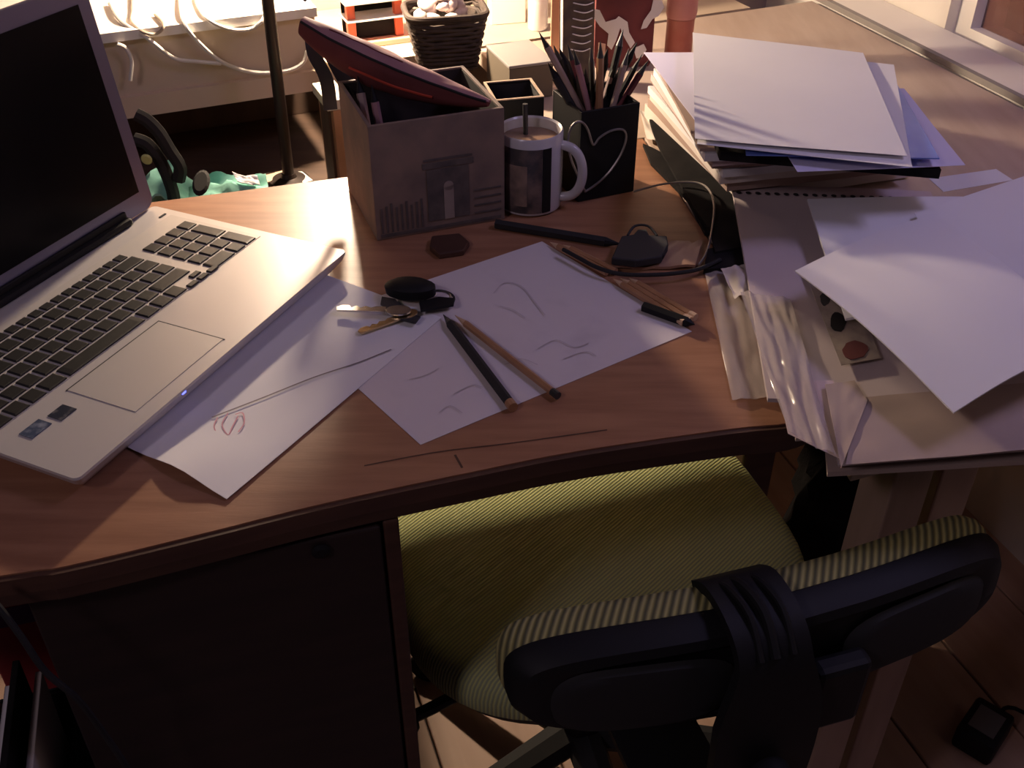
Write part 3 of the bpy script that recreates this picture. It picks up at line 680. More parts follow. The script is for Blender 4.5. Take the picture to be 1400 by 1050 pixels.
# ------------------------------------------------------------------ upper heap of papers
def quad(pts, z): 
    zs = z if isinstance(z, (list, tuple)) else [z] * 4
    return [at(*p, k) for p, k in zip(pts, zs)]
heap = 'papers of the upper heap'
hd = V(-0.43, 0.90).normalized()
lays = [(0.762, 0.020, M_paperW, 0), (0.776, 0.0125, M_paperB, 4), (0.787, 0.010, M_paperW, 7), (0.797, 0.009, M_paper, 4), (0.803, 0.005, M_paperB, 10), (0.813, 0.0085, M_paperP, 8), (0.823, 0.009, M_paper, 12), (0.8275, 0.0035, M_paperB, 14)]
names = {id(M_paperW): 'cream', id(M_paperB): 'brown', id(M_paper): 'white', id(M_paperP): 'dusty pink'}
for i, (z, th, m, o) in enumerate(lays):
    a = at(882 + o, 142 - 8 * i, z); b = at(1006 - 2 * o - 3 * i, 256 - 7.5 * i, z)
    dv = (b - a); a2 = a; rt = V(-dv.y, dv.x).normalized() * 0.24
    q = [a, a + rt, b + rt * 0.98, b]
    leaf('paper_bundle', q, m, ('thick cream paper bundle at the very bottom of the upper heap', 'thick brown paper bundle on the lowest cream bundle', 'cream paper bundle on the thick brown one', 'white paper bundle in the middle of the upper heap', 'thin brown paper bundle on the middle white bundle', 'dusty pink paper bundle in the upper heap', 'white paper bundle on the dusty pink one', 'thin brown sheets under the black folder')[i], 'papers', th=th, nx=8, ny=8, group=heap, sm=False, f=wob(0.0012, 3, i))
leaf('lavender_sheet', quad(((880, 72), (1050, 72), (1080, 190), (950, 165)), 0.8315), M_paperL, 'lavender sheet poking out at the back of the upper heap', f=wob(0.001, 2, 3))
bq = quad(((950, 110), (1225, 128), (1287, 232), (985, 207)), (0.842, 0.842, 0.8405, 0.8405))
fo_ = leaf('black_folder', bq, M_card, 'thick black folder under the topmost white sheets', 'folder', th=0.010, nx=6, ny=6, sm=False)
lv = leaf('wide_lavender_sheet', quad(((1010, 105), (1236, 122), (1320, 226), (1090, 236)), 0.8445), M_paperL, 'wide lavender sheet sticking out beyond the blue folder', f=wob(0.0008, 2, 5))
leaf('blue_folder', quad(((1010, 100), (1222, 108), (1283, 222), (1020, 212)), (0.850, 0.850, 0.850, 0.850)), M_blue, 'glossy blue folder between the lavender sheet and the white top sheets', 'folder', f=lambda u, v: 0.004 * u * v + 0.0005, th=0.0012)
leaf('white_sheet', quad(((965, 62), (1222, 89), (1247, 229), (953, 197)), 0.856), M_paper, 'white sheet just under the topmost sheet of the heap', f=wob(0.0012, 1.5, 8))
leaf('top_sheet', quad(((947, 45), (1180, 72), (1240, 214), (950, 190)), 0.860), M_paper, 'topmost blank white sheet on the upper heap', f=wob(0.0012, 1.5, 11))
# black portfolios poking out at the left of the heap
pf = [((888, 163), (902, 164), (932, 184), (972, 222), (1006, 262), (1018, 337), (978, 344), (972, 318), (940, 268), (905, 208), (894, 184)),
      ((879, 196), (893, 202), (908, 210), (930, 228), (962, 268), (985, 316), (964, 318), (940, 272), (906, 238), (890, 222))]
tag(obj('black_portfolio', prism(bmesh.new(), [at(x, y, 0.7505) for x, y in pf[0]], 0.0035), M_card), 'black card portfolio with ragged corner beside the upper heap', 'portfolio')
tag(obj('black_portfolio', prism(bmesh.new(), [at(x, y, 0.7455) for x, y in pf[1]], 0.004), M_card), 'narrow black card under the ragged portfolio', 'card')
tag(obj('black_strip', prism(bmesh.new(), [at(x, y, 0.748) for x, y in ((968, 340), (1018, 330), (1026, 352), (1020, 364), (962, 368))], 0.006), M_card), 'black folded strip between the portfolio and the plastic sleeve', 'strip')
leaf('crumpled_paper', quad(((874, 150), (892, 158), (925, 208), (884, 190)), 0.7445), M_paperW, 'small pale torn paper beside the heart pen holder', f=wob(0.004, 3, 2))

# ------------------------------------------------------------------ wire loop, pouch, clip
wl = [at(866, 262, DZ + 0.003), at(905, 252, DZ + 0.012), at(945, 249, DZ + 0.016), at(967, 257, DZ + 0.018), at(976, 280, DZ + 0.017), at(973, 315, DZ + 0.012), at(966, 345, DZ + 0.006), at(955, 362, DZ + 0.0035)]
tag(obj('wire_loop', tube(bmesh.new(), smooth_pts(wl, 6), 0.0013, 8), M_wirew, smooth=True), 'thin grey wire bent in a loop over the desk beside the black portfolio', 'wire')
bc = [at(x, y, DZ + 0.0112) for x, y in ((770, 341), (790, 352), (815, 365), (845, 374), (880, 376), (920, 374), (955, 368), (985, 355))]
tag(obj('black_cable', tube(bmesh.new(), smooth_pts(bc, 6), 0.0022, 8), M_blackm, smooth=True), 'black cable curving across the tan pencils and in front of the clip', 'cable')
pch = tag(obj('tan_pouch', sheet(quad(((925, 330), (960, 332), (950, 366), (838, 366)), DZ + 0.0035), 0.003, 10, 6, wob(0.004, 4, 6)), mat('tan_leather', (0.36, 0.21, 0.14), 0.4), smooth=True), 'flat tan leather flap lying in front of the wire loop', 'pouch')
cl = thing('bulldog_clip', 'dark grey bulldog clip lying in front of the pen holder', 'clip', at(875, 335, DZ + 0.009))
zc = DZ + 0.0165
obj('body', prism(bmesh.new(), [at(x, y, zc) for x, y in ((836, 352), (850, 322), (866, 320), (872, 313), (884, 313), (888, 321), (912, 322), (914, 334), (905, 350), (870, 356))], 0.009, bev=0.0015), M_grey, cl)
obj('jaw', tube(bmesh.new(), [at(838, 352, zc - 0.003), at(872, 356, zc - 0.003), at(906, 350, zc - 0.003)], 0.003, 8), M_black, cl, smooth=True)
obj('lever', tube(bmesh.new(), smooth_pts([at(858, 322, zc), at(868, 309, zc + 0.004), at(886, 309, zc + 0.004), at(898, 322, zc)], 4), 0.0014, 6), M_grey, cl, smooth=True)

# ------------------------------------------------------------------ lower heap of papers
hp2 = 'loose sheets of the lower heap'
low = [  # corners a b c d, z, thickness, material, label
    (((1118, 470), (1470, 470), (1480, 625), (1132, 646)), 0.7465, 0.005, M_papershade, 'shade-toned paper pad at the bottom of the lower heap, jutting over the table edge'),
    (((1075, 440), (1440, 440), (1450, 590), (1088, 600)), 0.7515, 0.003, M_papershade, 'shade-toned paper pad low in the lower heap'),
    (((1130, 525), (1460, 500), (1470, 612), (1146, 636)), 0.7548, 0.0016, M_kraft2, 'pinkish tan sheets with a stepped corner under the big lavender sheets'),
    (((1000, 251), (1272, 262), (1420, 560), (1050, 545)), 0.7602, 0.004, M_kraft2, 'sketchbook page with punched holes along its top edge'),
]
lowobj = []
for i, (p, z, th, m, lb) in enumerate(low):
    lowobj.append(leaf('sketchbook' if i == 3 else 'paper_pad', quad(p, z), m, lb, 'sketchbook' if i == 3 else 'papers', th=th, nx=16, ny=16, sm=False, f=wob(0.0014, 2.5, 20 + i)))
sk = lowobj[3]
hol = bmesh.new()
for k in range(20):
    p = at(1010 + 13 * k, 263 + 0.45 * k, 0.7623)
    lathe(hol, [(0.0030, -0.0002), (0.0030, 0.0002)], T(p), 10)
obj('punched_holes', hol, M_blackm, sk, kind='stuff')
leaf('stepped_sheet', quad(((1128, 526), (1168, 521), (1186, 548), (1150, 640)), 0.7672), M_papershade, 'narrow shade-toned sheet with a stepped corner beside the shiny plastic sleeve', f=wob(0.0012, 3, 31), th=0.0006)
leaf('shade_toned_sheet', quad(((1172, 545), (1440, 520), (1450, 612), (1156, 636)), 0.7655), M_papershade, 'shade-toned sheet at the overhanging front of the lower heap', f=wob(0.0012, 3, 33), th=0.0006)
# photograph poking out from under the top sheets
ph = leaf('photo_print', quad(((1100, 372), (1168, 395), (1204, 490), (1150, 500)), 0.766), mat('photo_grey', (0.36, 0.30, 0.25), 0.3, col2=(0.20, 0.16, 0.15), nscale=40), 'small printed card with a red blob under the big lavender sheet', 'card', f=lambda u, v: 0.0006)
def blob(parent, cx, cy, rx, ry, m, z, name):
    return obj(name, prism(bmesh.new(), [at(cx + rx * (1 + .25 * noise.noise(Vector((t, cx, 0.3)))) * math.cos(t * math.pi / 8), cy + ry * (1 + .25 * noise.noise(Vector((t, cx, 5.3)))) * math.sin(t * math.pi / 8), z) for t in range(16)], 0.0005), m, parent)
blob(ph, 1169, 478, 17, 13, mat('print_red', (0.13, 0.035, 0.033), 0.5), 0.7672, 'red_print')
blob(ph, 1146, 440, 11, 13, M_black, 0.7672, 'black_print')
blob(ph, 1128, 408, 7, 9, M_grey, 0.7672, 'grey_print')
# sheets above
leaf('blank_sheet', quad(((1104, 272), (1392, 270), (1440, 420), (1160, 420)), 0.788), M_paper, 'blank sheet partly under the curling big sheet of the lower heap', f=lambda u, v: -0.012 * (1 - u) ** 3 * (v) + 0.002 * math.sin(3 * u), th=0.0025)
leaf('small_white_sheet', quad(((1270, 244), (1362, 231), (1385, 246), (1290, 262)), 0.7945), M_paper, 'white paper tip between the upper and the lower heap')
leaf('bluish_sheet', quad(((1250, 292), (1404, 240), (1520, 420), (1340, 450)), (0.796, 0.799, 0.799, 0.796)), M_paper, 'crisp sheet lying askew beneath the top sheet of the lower heap', f=lambda u, v: 0.0005)
leaf('curling_sheet', quad(((1087, 370), (1275, 293), (1500, 470), (1304, 564)), (0.806, 0.806, 0.804, 0.800)), M_paper, 'topmost big blank sheet of the lower heap, with a curling edge', f=lambda u, v: 0.010 * math.sin(math.pi * u) * (0.5 + 0.5 * v) + 0.006 * (math.sin(math.pi * v)) , th=0.0012)
leaf('under_sheet', quad(((1092, 374), (1275, 300), (1500, 474), (1296, 558)), (0.800, 0.801, 0.799, 0.795)), M_paper, 'sheet lying flush under the topmost curling sheet', f=lambda u, v: 0.010 * math.sin(math.pi * u) * (0.5 + 0.5 * v) + 0.006 * (math.sin(math.pi * v)), th=0.0005)
# plastic sleeves
def crump(a, s, sd):
    return lambda u, v: a * (abs(noise.noise(Vector((u * s + sd, v * s * 0.5, sd)))) * 1.6 + 0.4 * noise.noise(Vector((u * 3 * s, v * 2 * s, sd))) + 0.3)
leaf('plastic_sleeve', quad(((962, 368), (1042, 366), (1085, 546), (1001, 549)), DZ + 0.001), M_sleeve, 'crinkled clear plastic sleeve at the right end of the desk', 'plastic sleeve', f=crump(0.0035, 3, 4), nx=30, ny=30)
leaf('plastic_sleeve', quad(((1012, 400), (1080, 410), (1142, 628), (1078, 596)), 0.7668), M_sleeve, 'shiny crinkled plastic sleeve over the sketchbook page', 'plastic sleeve', f=crump(0.004, 3, 9), nx=30, ny=30)
leaf('tissue', quad(((985, 370), (1040, 362), (1052, 402), (1004, 412)), DZ + 0.0085), mat('tissue', (0.62, 0.55, 0.49), 0.8, bump=0.3, bscale=60), 'crumpled whitish tissue paper lying on the plastic sleeve', 'tissue', f=crump(0.008, 2.2, 14), nx=26, ny=26)
leaf('hanging_sheet', quad(((1060, 520), (1140, 520), (1150, 625), (1078, 590)), (0.7635, 0.7635, 0.7600, 0.7600)), M_paperP, 'pinkish sheet sagging over the desk corner', f=lambda u, v: 0.0 - 0.002 * v * v)

# ------------------------------------------------------------------ things at the back of the tables
# grey lidded box
gz = 0.79
q0, q1, q2 = at(696, 92, gz), at(758, 84, gz), at(668, 61, gz)
gd = (q1 - q0).normalized(); gn = V(-gd.y, gd.x); gw = (q1 - q0).length; gdep = (q2 - q0).dot(gn)
ga = math.atan2(gd.y, gd.x)
gb = thing('card_box', 'low olive box with a pale grey lid behind the black box', 'box', zz(q0 + gd * gw / 2 + gn * gdep / 2, DZ))
MG = T(zz(q0, DZ)) @ RZ(ga)
obj('body', bx((gw - 0.002, gdep - 0.002, gz - DZ - 0.004), MG @ T(gw / 2, gdep / 2, (gz - DZ - 0.004) / 2 + 0.0006), 0.001), M_olive, gb)
obj('lid', bx((gw, gdep, 0.004), MG @ T(gw / 2, gdep / 2, gz - DZ - 0.001), 0.001), M_greybox, gb)
# upright books
def book(x0, x1, ytop, ybot_z, y, h, t, m, label, lean=0.0, mp=M_paper, name='book'):
    a = aty(x0, 40, y); b = aty(x1, 40, y); w = (b - a).length; d = zz(b - a, 0).normalized()
    aa = aA * 0.6; M = T(V(a.x, y, ybot_z + 0.0006)) @ RZ(aa) @ RX(lean)
    bk = thing(name, label, 'book', V(a.x + w / 2, y + t / 2, ybot_z))
    obj('front_cover', bx((w, 0.0025, h), M @ T(w / 2, 0.00125, h / 2), 0.0006), m, bk)
    obj('back_cover', bx((w, 0.0025, h), M @ T(w / 2, t - 0.00125, h / 2), 0.0006), m, bk)
    obj('spine', bx((0.003, t - 0.005, h), M @ T(0.0015, t / 2, h / 2)), m, bk)
    obj('pages', bx((w - 0.006, t - 0.006, h - 0.006), M @ T(w / 2 + 0.001, t / 2, h / 2)), mp, bk)
    return bk, M, w
book(672, 720, 0, DZ, 1.74, 0.20, 0.03, mat('book_white', (0.78, 0.74, 0.68), 0.5), 'white book standing upright behind the grey lidded box')
# white ribbed bottle next to it
bt = thing('white_bottle', 'glossy white cylindrical bottle standing beside the white book', 'bottle', zz(aty(735, 40, 1.72), DZ))
bl = zz(aty(735, 40, 1.72), DZ + 0.0006)
obj('body', lathe(bmesh.new(), [(0.014, 0), (0.0165, 0.003), (0.0165, 0.15), (0.012, 0.165), (0.008, 0.17), (0.008, 0.18)], T(bl), 28), M_ceramic, bt, smooth=True)
obj('cap', lathe(bmesh.new(), [(0.009, 0.178), (0.009, 0.195), (0.007, 0.197)], T(bl), 20), M_greybox, bt, smooth=True)
# tan ruler / stick upright
tag(obj('wooden_stick', bx((0.016, 0.004, 0.21), T(zz(aty(760, 40, 1.60), DZ + 0.106)) @ RZ(0.2), 0.0006), mat('peach_wood', (0.62, 0.36, 0.22), 0.6)), 'flat peach coloured wooden stick standing beside the spiral notebook', 'stick')
# spiral notebook leaning upright
nb = thing('spiral_notebook', 'upright spiral notebook with a dark mottled cover and wire coil', 'notebook', zz(aty(792, 60, 1.46), DZ))
nl = zz(aty(771, 50, 1.46), DZ + 0.0006); nw = 0.047
M_nb = mat('notebook_cover', (0.035, 0.02, 0.025), 0.5, col2=(0.09, 0.06, 0.04), nscale=40)
MN = T(nl) @ RZ(0.3) @ RX(math.radians(-4))
obj('cover', bx((nw, 0.003, 0.205), MN @ T(nw / 2, 0.0, 0.1025), 0.0006), M_nb, nb)
obj('pages', bx((nw - 0.002, 0.010, 0.20), MN @ T(nw / 2, 0.007, 0.1025)), M_paperW, nb)
obj('back_cover', bx((nw, 0.002, 0.205), MN @ T(nw / 2, 0.0135, 0.1025), 0.0006), M_nb, nb)
for k in range(15):
    c = Vector((nw - 0.010 + 0.0006 * k - 0.012, -0.001, 0.05 + 0.0105 * k))
    obj('coil_ring', tube(bmesh.new(), smooth_pts([MN @ (c + Vector((-0.016 + 0.001 * (k % 3), 0.001, 0.002))), MN @ (c + Vector((-0.003, -0.004, -0.001))), MN @ (c + Vector((0.006, -0.004, -0.0018))), MN @ (c + Vector((0.018, 0.001, 0.0)))], 3), 0.0009, 6), M_ceramic, nb, smooth=True)
# maroon decorated bag with white splashes
mb = thing('maroon_bag', 'maroon gift bag with white splash pattern behind the pens', 'bag', zz(aty(850, 40, 1.53), DZ))
y_ = 1.53; a = aty(814, 40, y_); b = aty(896, 40, y_); bw = b.x - a.x
MB_ = T(V(a.x, y_, DZ + 0.0006)) @ RZ(0.1)
gb_ = bmesh.new()
loft(gb_, [[(0.004, 0.004, 0), (bw - 0.004, 0.004, 0), (bw - 0.004, 0.04, 0), (0.004, 0.04, 0)], [(0, 0, 0.01), (bw, 0, 0.01), (bw, 0.044, 0.01), (0, 0.044, 0.01)], [(0, 0.004, 0.13), (bw, 0.004, 0.13), (bw, 0.03, 0.13), (0, 0.03, 0.13)], [(0.002, 0.012, 0.18), (bw - 0.002, 0.012, 0.18), (bw - 0.002, 0.02, 0.18), (0.002, 0.02, 0.18)]], MB_)
obj('body', gb_, M_maroon, mb)
M_splash = mat('splash_white', (0.74, 0.70, 0.66), 0.6)
def splash(pts, m=M_splash, name='white_splash'):
    bm = bmesh.new(); c0 = Vector((0, 0, ZC)); o = MB_ @ Vector((0, -0.0008, 0.06)); nr = MB_.to_3x3() @ Vector((0, -1, 0.035)).normalized()
    v = [bm.verts.new(c0 + ray(x, y) * ((o - c0).dot(nr) / ray(x, y).dot(nr))) for x, y in pts]
    w = [bm.verts.new(p.co + nr * 0.0006) for p in v]
    bm.faces.new(w); bm.faces.new(v[::-1])
    for i in range(len(v)): bm.faces.new((v[i], v[(i + 1) % len(v)], w[(i + 1) % len(v)], w[i]))
    obj(name, bm, m, mb)
splash([(812, 12), (820, 14), (828, 30), (842, 26), (846, 22), (858, 30), (860, 44), (868, 58), (862, 66), (854, 52), (848, 38), (842, 56), (836, 68), (830, 62), (832, 46), (820, 36), (813, 26)])
splash([(893, 0), (905, 0), (908, 10), (900, 22), (892, 26), (884, 38), (876, 40), (880, 28), (890, 14)])
splash([(866, 66), (880, 60), (884, 68), (878, 78), (870, 80)])
splash([(818, 58), (828, 60), (826, 92), (818, 94)], mat('peach', (0.62, 0.38, 0.28), 0.7), 'peach_patch')
# red candle jar
cd = thing('red_candle', 'tall red pillar candle with a paler pink top', 'candle', zz(aty(925, 78, 1.56), DZ))
cb = zz(aty(926, 78, 1.56), DZ + 0.0006)
obj('body', lathe(bmesh.new(), [(0.019, 0), (0.0205, 0.003), (0.0205, 0.065), (0.0215, 0.068)], T(cb), 28), mat('candle_red', (0.46, 0.13, 0.09), 0.45, col2=(0.52, 0.18, 0.13), nscale=30), cd, smooth=True)
obj('top', lathe(bmesh.new(), [(0.0215, 0.0685), (0.023, 0.075), (0.022, 0.15), (0.02, 0.155)], T(cb), 28), mat('candle_pink', (0.62, 0.26, 0.22), 0.45), cd, smooth=True)
# wicker basket
bk0 = zz(aty(611, 86, 1.545), DZ + 0.0006)
wb = thing('wicker_basket', 'small dark wicker basket heaped with pale shells', 'basket', bk0)
def rloop(w, d, z, n=40):
    out = []
    for k in range(n):
        t = 2 * math.pi * k / n; c, s = math.cos(t), math.sin(t)
        out.append(bk0 + RZ(aA * 0.5) @ Vector((w * math.copysign(abs(c) ** 0.45, c), d * math.copysign(abs(s) ** 0.45, s), z)))
    return out
for k in range(13):
    z = 0.004 + 0.0062 * k; w = 0.041 + 0.0013 * k; d = 0.034 + 0.001 * k
    lp_ = rloop(w, d, z)
    lp_ = [p + (p - bk0).normalized() * (0.0016 * math.sin(i * math.pi / 2 + (k % 2) * math.pi)) for i, p in enumerate(lp_)]
    obj('wicker_row', tube(bmesh.new(), lp_, 0.0034, 6, True), M_wicker, wb, smooth=True)
obj('rim', tube(bmesh.new(), rloop(0.0585, 0.048, 0.084), 0.0045, 8, True), M_wicker, wb, smooth=True)
obj('bottom', prism(bmesh.new(), rloop(0.041, 0.034, 0.006), 0.005), M_wicker, wb)
obj('inner_wall', loft(bmesh.new(), [rloop(0.037, 0.030, 0.008), rloop(0.051, 0.041, 0.076), rloop(0.049, 0.039, 0.074), rloop(0.036, 0.029, 0.010)]) , M_wicker, wb)
shm = []
for v in range(4):
    b = bmesh.new(); bmesh.ops.create_icosphere(b, subdivisions=2, radius=0.0125)
    for q in b.verts:
        a_ = math.atan2(q.co.y, q.co.x); q.co *= 1 + 0.09 * math.sin(a_ * 9 + v) + 0.25 * noise.noise(q.co * 70 + Vector((v, 0, 0)))
        q.co.z *= 0.62
    me = bpy.data.meshes.new('shell'); b.to_mesh(me); b.free(); me.materials.append(M_shell)
    for p in me.polygons: p.use_smooth = True
    shm.append(me)
for k in range(22):
    lv_ = k // 9
    t = k * 2.4; r = (0.036, 0.026, 0.012)[min(lv_, 2)] * (0.55 + 0.45 * ((k * 7) % 5) / 4)
    p = bk0 + RZ(aA * 0.5) @ Vector((r * 1.1 * math.cos(t), r * 0.9 * math.sin(t), 0.079 + 0.0125 * lv_))
    o = link('shell', shm[k % 4], None, p, (rnd.uniform(-0.7, 0.7), rnd.uniform(-0.7, 0.7), t))
    tag(o, 'pale ribbed shell heaped in the wicker basket', 'shell', 'shells in the basket')
# little red display box on the far sill
rz = DZ + 0.0006; ry = 1.615
ra, rb_ = zz(aty(478, 62, ry), rz), zz(aty(566, 62, ry + 0.04), rz); rd = (rb_ - ra).normalized(); rw = (rb_ - ra).length; raa = math.atan2(rd.y, rd.x)
MRb = T(ra) @ RZ(raa)
rbx = thing('red_box', 'little red framed box with pale shelves on the far sill', 'box', ra + rd * rw / 2)
obj('base', bx((rw, 0.06, 0.008), MRb @ T(rw / 2, 0.03, 0.004), 0.001), mat('pink_base', (0.70, 0.34, 0.24), 0.5), rbx)
obj('post', bx((0.013, 0.013, 0.058), MRb @ T(rw - 0.018, 0.02, 0.037), 0.001), M_red, rbx)
obj('post', bx((0.013, 0.013, 0.058), MRb @ T(0.01, 0.02, 0.037), 0.001), M_red, rbx)
obj('back_panel', bx((rw - 0.01, 0.004, 0.058), MRb @ T(rw / 2, 0.055, 0.037)), M_card, rbx)
obj('shelf', bx((rw - 0.004, 0.05, 0.002), MRb @ T(rw / 2 - 0.002, 0.027, 0.041)), M_ceramic, rbx)
obj('filling', bx((rw - 0.045, 0.03, 0.028), MRb @ T(rw / 2 - 0.002, 0.035, 0.025)), M_card, rbx)
obj('roof', bx((rw - 0.004, 0.062, 0.012), MRb @ T(rw / 2 - 0.004, 0.03, 0.0725), 0.001), M_ceramic, rbx)
obj('roof_label', bx((rw * 0.4, 0.03, 0.0006), MRb @ T(rw / 2 + 0.012, 0.034, 0.0791)), mat('coral', (0.70, 0.30, 0.22), 0.6), rbx)

# ------------------------------------------------------------------ cables on the far sill
def onA(px, py, r=0.003):
    p = onplane(px, py, sA0 - nA * (0.005 + r), nA)
    if p.z > RZT + r: p = at(px, py, RZT + r + 0.0005)
    return p
cabs = [((150, 5), (165, 29), (200, 51), (237, 79), (268, 84), (302, 87)),
        ((246, -6), (250, 27), (267, 53), (304, 85), (347, 99), (392, 97), (414, 86), (420, 70)),
        ((266, -20), (269, 5), (285, 27), (315, 40), (344, 39), (361, 24), (366, 2)),
        ((180, -10), (181, 14), (180, 30), (196, 44), (214, 46), (224, 34), (212, 20)),
        ((160, 60), (172, 66), (180, 84), (178, 110))]
for i, c in enumerate(cabs):
    r = (0.0028, 0.0030, 0.0026, 0.0022, 0.0026)[i]
    tag(obj('cable', tube(bmesh.new(), smooth_pts([onA(x, y, r) for x, y in c], 6), r, 8), M_cable if i != 3 else mat('beige_cable', (0.42, 0.34, 0.26), 0.5), smooth=True),
        ('white cable running slantwise down the radiator cover', 'white cable sagging to the bottom lip of the radiator cover', 'white cable drooping over the radiator cover in a deep U', 'thin beige cable looped over the edge of the radiator cover', 'short white cable end beside the laptop screen')[i], 'cable', 'cables on the radiator cover')

# ------------------------------------------------------------------ lamp whose pole stands behind the desk; its head, out of view, is assumed
lb = aty(394, 236, 1.435)
fl = thing('standing_lamp', 'bronze lamp pole standing on the low bench behind the desk', 'lamp', zz(lb, 0.6))
BZ = 0.60
lbz = zz(lb, BZ + 0.0006)
obj('foot', lathe(bmesh.new(), [(0.030, 0), (0.032, 0.003), (0.030, 0.007), (0.012, 0.010), (0.010, 0.016)], T(lbz), 28), M_bronze, fl, smooth=True)
ptop = V(lb.x + 0.012, lb.y, 1.30)
obj('pole', tube(bmesh.new(), [lbz + V(0, 0, 0.010), ptop], 0.0088, 14), M_bronze, fl, smooth=True)
arm = smooth_pts([ptop, ptop + V(0.01, 0.03, 0.05), LAMP + V(0, -0.03, 0.155), LAMP + V(0, 0, 0.10)], 5)
obj('arm', tube(bmesh.new(), arm, 0.006, 10), M_bronze, fl, smooth=True)
sh_ = obj('shade', lathe(bmesh.new(), [(0.012, 0.105), (0.035, 0.095), (0.075, 0.045), (0.078, 0.043), (0.036, 0.091), (0.012, 0.100)], T(LAMP), 32), M_bronze, fl, smooth=True)
obj('bulb', lathe(bmesh.new(), [(0.012, 0.098), (0.012, 0.075), (0.022, 0.055), (0.026, 0.040), (0.022, 0.026), (0.010, 0.0185)], T(LAMP), 24), mat('bulb_glass', (1, 0.9, 0.75), 0.3, emit=((1.0, 0.74, 0.46), 30.0)), fl, smooth=True)
lamp_data('lamp_light', 'POINT', 30.0, (1.0, 0.77, 0.55), LAMP, 0.018)

# low bench against the far wall
be = thing('low_bench', 'dark wooden bench below the radiator cover, carrying the lamp', 'bench', zz(sA0 + dA * 0.0, 0))
bf = zz(lb, 0) - nA * 0.045; e0 = (bf - sA0).dot(nA); ke = (bf - sA0).dot(dA)
def be_pt(s, t): return sA0 + dA * s + nA * t
def bench_box(name, s0, s1, t0, t1, z0, z1, m):
    return obj(name, prism(bmesh.new(), [zz(be_pt(s0, t0), z1), zz(be_pt(s1, t0), z1), zz(be_pt(s1, t1), z1), zz(be_pt(s0, t1), z1)], z1 - z0, bev=0.001), m, be)
bench_box('top', -0.5, ke + 0.17, e0, 0.2, BZ - 0.025, BZ, M_dark)
for s in (-0.48, ke + 0.02): 
    for t in (e0 + 0.01, 0.15): bench_box('leg', s, s + 0.035, t, t + 0.035, 0, BZ - 0.0255, M_dark)
bench_box('shade_board', -0.5, ke + 0.17, 0.19, 0.2, BZ + 0.0005, DZ - 0.035, M_dark)  # dark board added to stand for the shade below the radiator cover
bench_box('apron', -0.44, ke + 0.018, e0 + 0.015, e0 + 0.03, BZ - 0.09, BZ - 0.0255, M_dark)
tag(obj('pale_offcut', prism(bmesh.new(), [at(x, y, BZ + 0.0085) for x, y in ((352, 242), (388, 232), (396, 238), (362, 250))], 0.0075, bev=0.001), M_pale), 'pale wood offcut lying at the foot of the lamp', 'wood offcut')
tag(obj('white_offcut', prism(bmesh.new(), [at(x, y, BZ + 0.0085) for x, y in ((405, 234), (413, 234), (428, 246), (414, 250))], 0.0075, bev=0.001), M_white), 'small white slip to the right of the lamp foot', 'offcut')

# pale stand with a leg, behind the printed box
st = thing('wooden_stand', 'wooden stand with a pale top behind the printed box', 'stand', (-0.2, 1.42, 0))
sz = 0.765
c0_ = at(446, 139, sz)
su = V(math.cos(aA), math.sin(aA)); sv = V(-math.sin(aA), math.cos(aA))
tw, td = 0.032, 0.075
obj('top', prism(bmesh.new(), [c0_, c0_ + su * tw, c0_ + su * tw + sv * td, c0_ + sv * td], 0.014, bev=0.001), mat('pale_top', (0.62, 0.56, 0.42), 0.6), st)
for i, (p, w) in enumerate(((c0_ + su * 0.021 + sv * 0.012, 0.026), (c0_ + su * 0.016 + sv * 0.062, 0.02))):
    obj('leg', bx((w, 0.022, sz - 0.0145), T(zz(p, (sz - 0.0145) / 2)) @ RZ(aA), 0.001), M_pencil, st)
obj('side_board', bx((0.004, 0.044, 0.25), T(zz(c0_ + su * 0.006 + sv * 0.037, sz - 0.145)) @ RZ(aA), 0.0005), M_dark, st)
obj('foot', bx((0.05, 0.10, 0.012), T(zz(c0_ + su * 0.017 + sv * 0.037, 0.006)) @ RZ(aA), 0.001), M_dark, st)

# black backpack with straps behind the desk, green cloth on it
bp0 = V(-0.395, 1.225)
bag = thing('black_backpack', 'black bag with two upright straps standing behind the desk', 'bag', zz(bp0, 0))
bb = bmesh.new(); loops = []
for z, w, d in ((0.002, 0.11, 0.05), (0.03, 0.125, 0.060), (0.30, 0.130, 0.062), (0.55, 0.120, 0.056), (0.64, 0.10, 0.046), (0.655, 0.07, 0.03)):
    L_ = []
    for k in range(28):
        t = 2 * math.pi * k / 28; c, s = math.cos(t), math.sin(t)
        p = RZ(aA * 0.75) @ Vector((w * math.copysign(abs(c) ** 0.6, c), d * math.copysign(abs(s) ** 0.6, s), 0))
        L_.append(zz(bp0, z) + p * (1 + 0.06 * noise.noise(Vector((p.x * 20, p.y * 20, z * 8)))))
    loops.append(L_)
loft(bb, loops); obj('body', bb, M_blackm, bag, smooth=True)
for pts in (((186, 156), (202, 165), (218, 182), (232, 205), (246, 228), (244, 246)), ((184, 190), (200, 196), (214, 212), (226, 234), (236, 262), (238, 280))):
    P = [aty(x, y, 1.215) for x, y in pts]
    obj('strap', tube(bmesh.new(), smooth_pts(P, 5), 0.0085, 8), M_blackm, bag, smooth=True)
obj('button', lathe(bmesh.new(), [(0.006, 0), (0.007, 0.002), (0.005, 0.004)], T(aty(201, 217, 1.195)) @ RX(math.pi / 2), 16), mat('lime', (0.5, 0.55, 0.2), 0.5), bag)
bmg = sheet([V(-0.475, 1.165, 0.662), V(-0.312, 1.222, 0.662), V(-0.335, 1.300, 0.664), V(-0.49, 1.25, 0.664)], 0.003, 26, 18, crump(0.035, 2.6, 5))
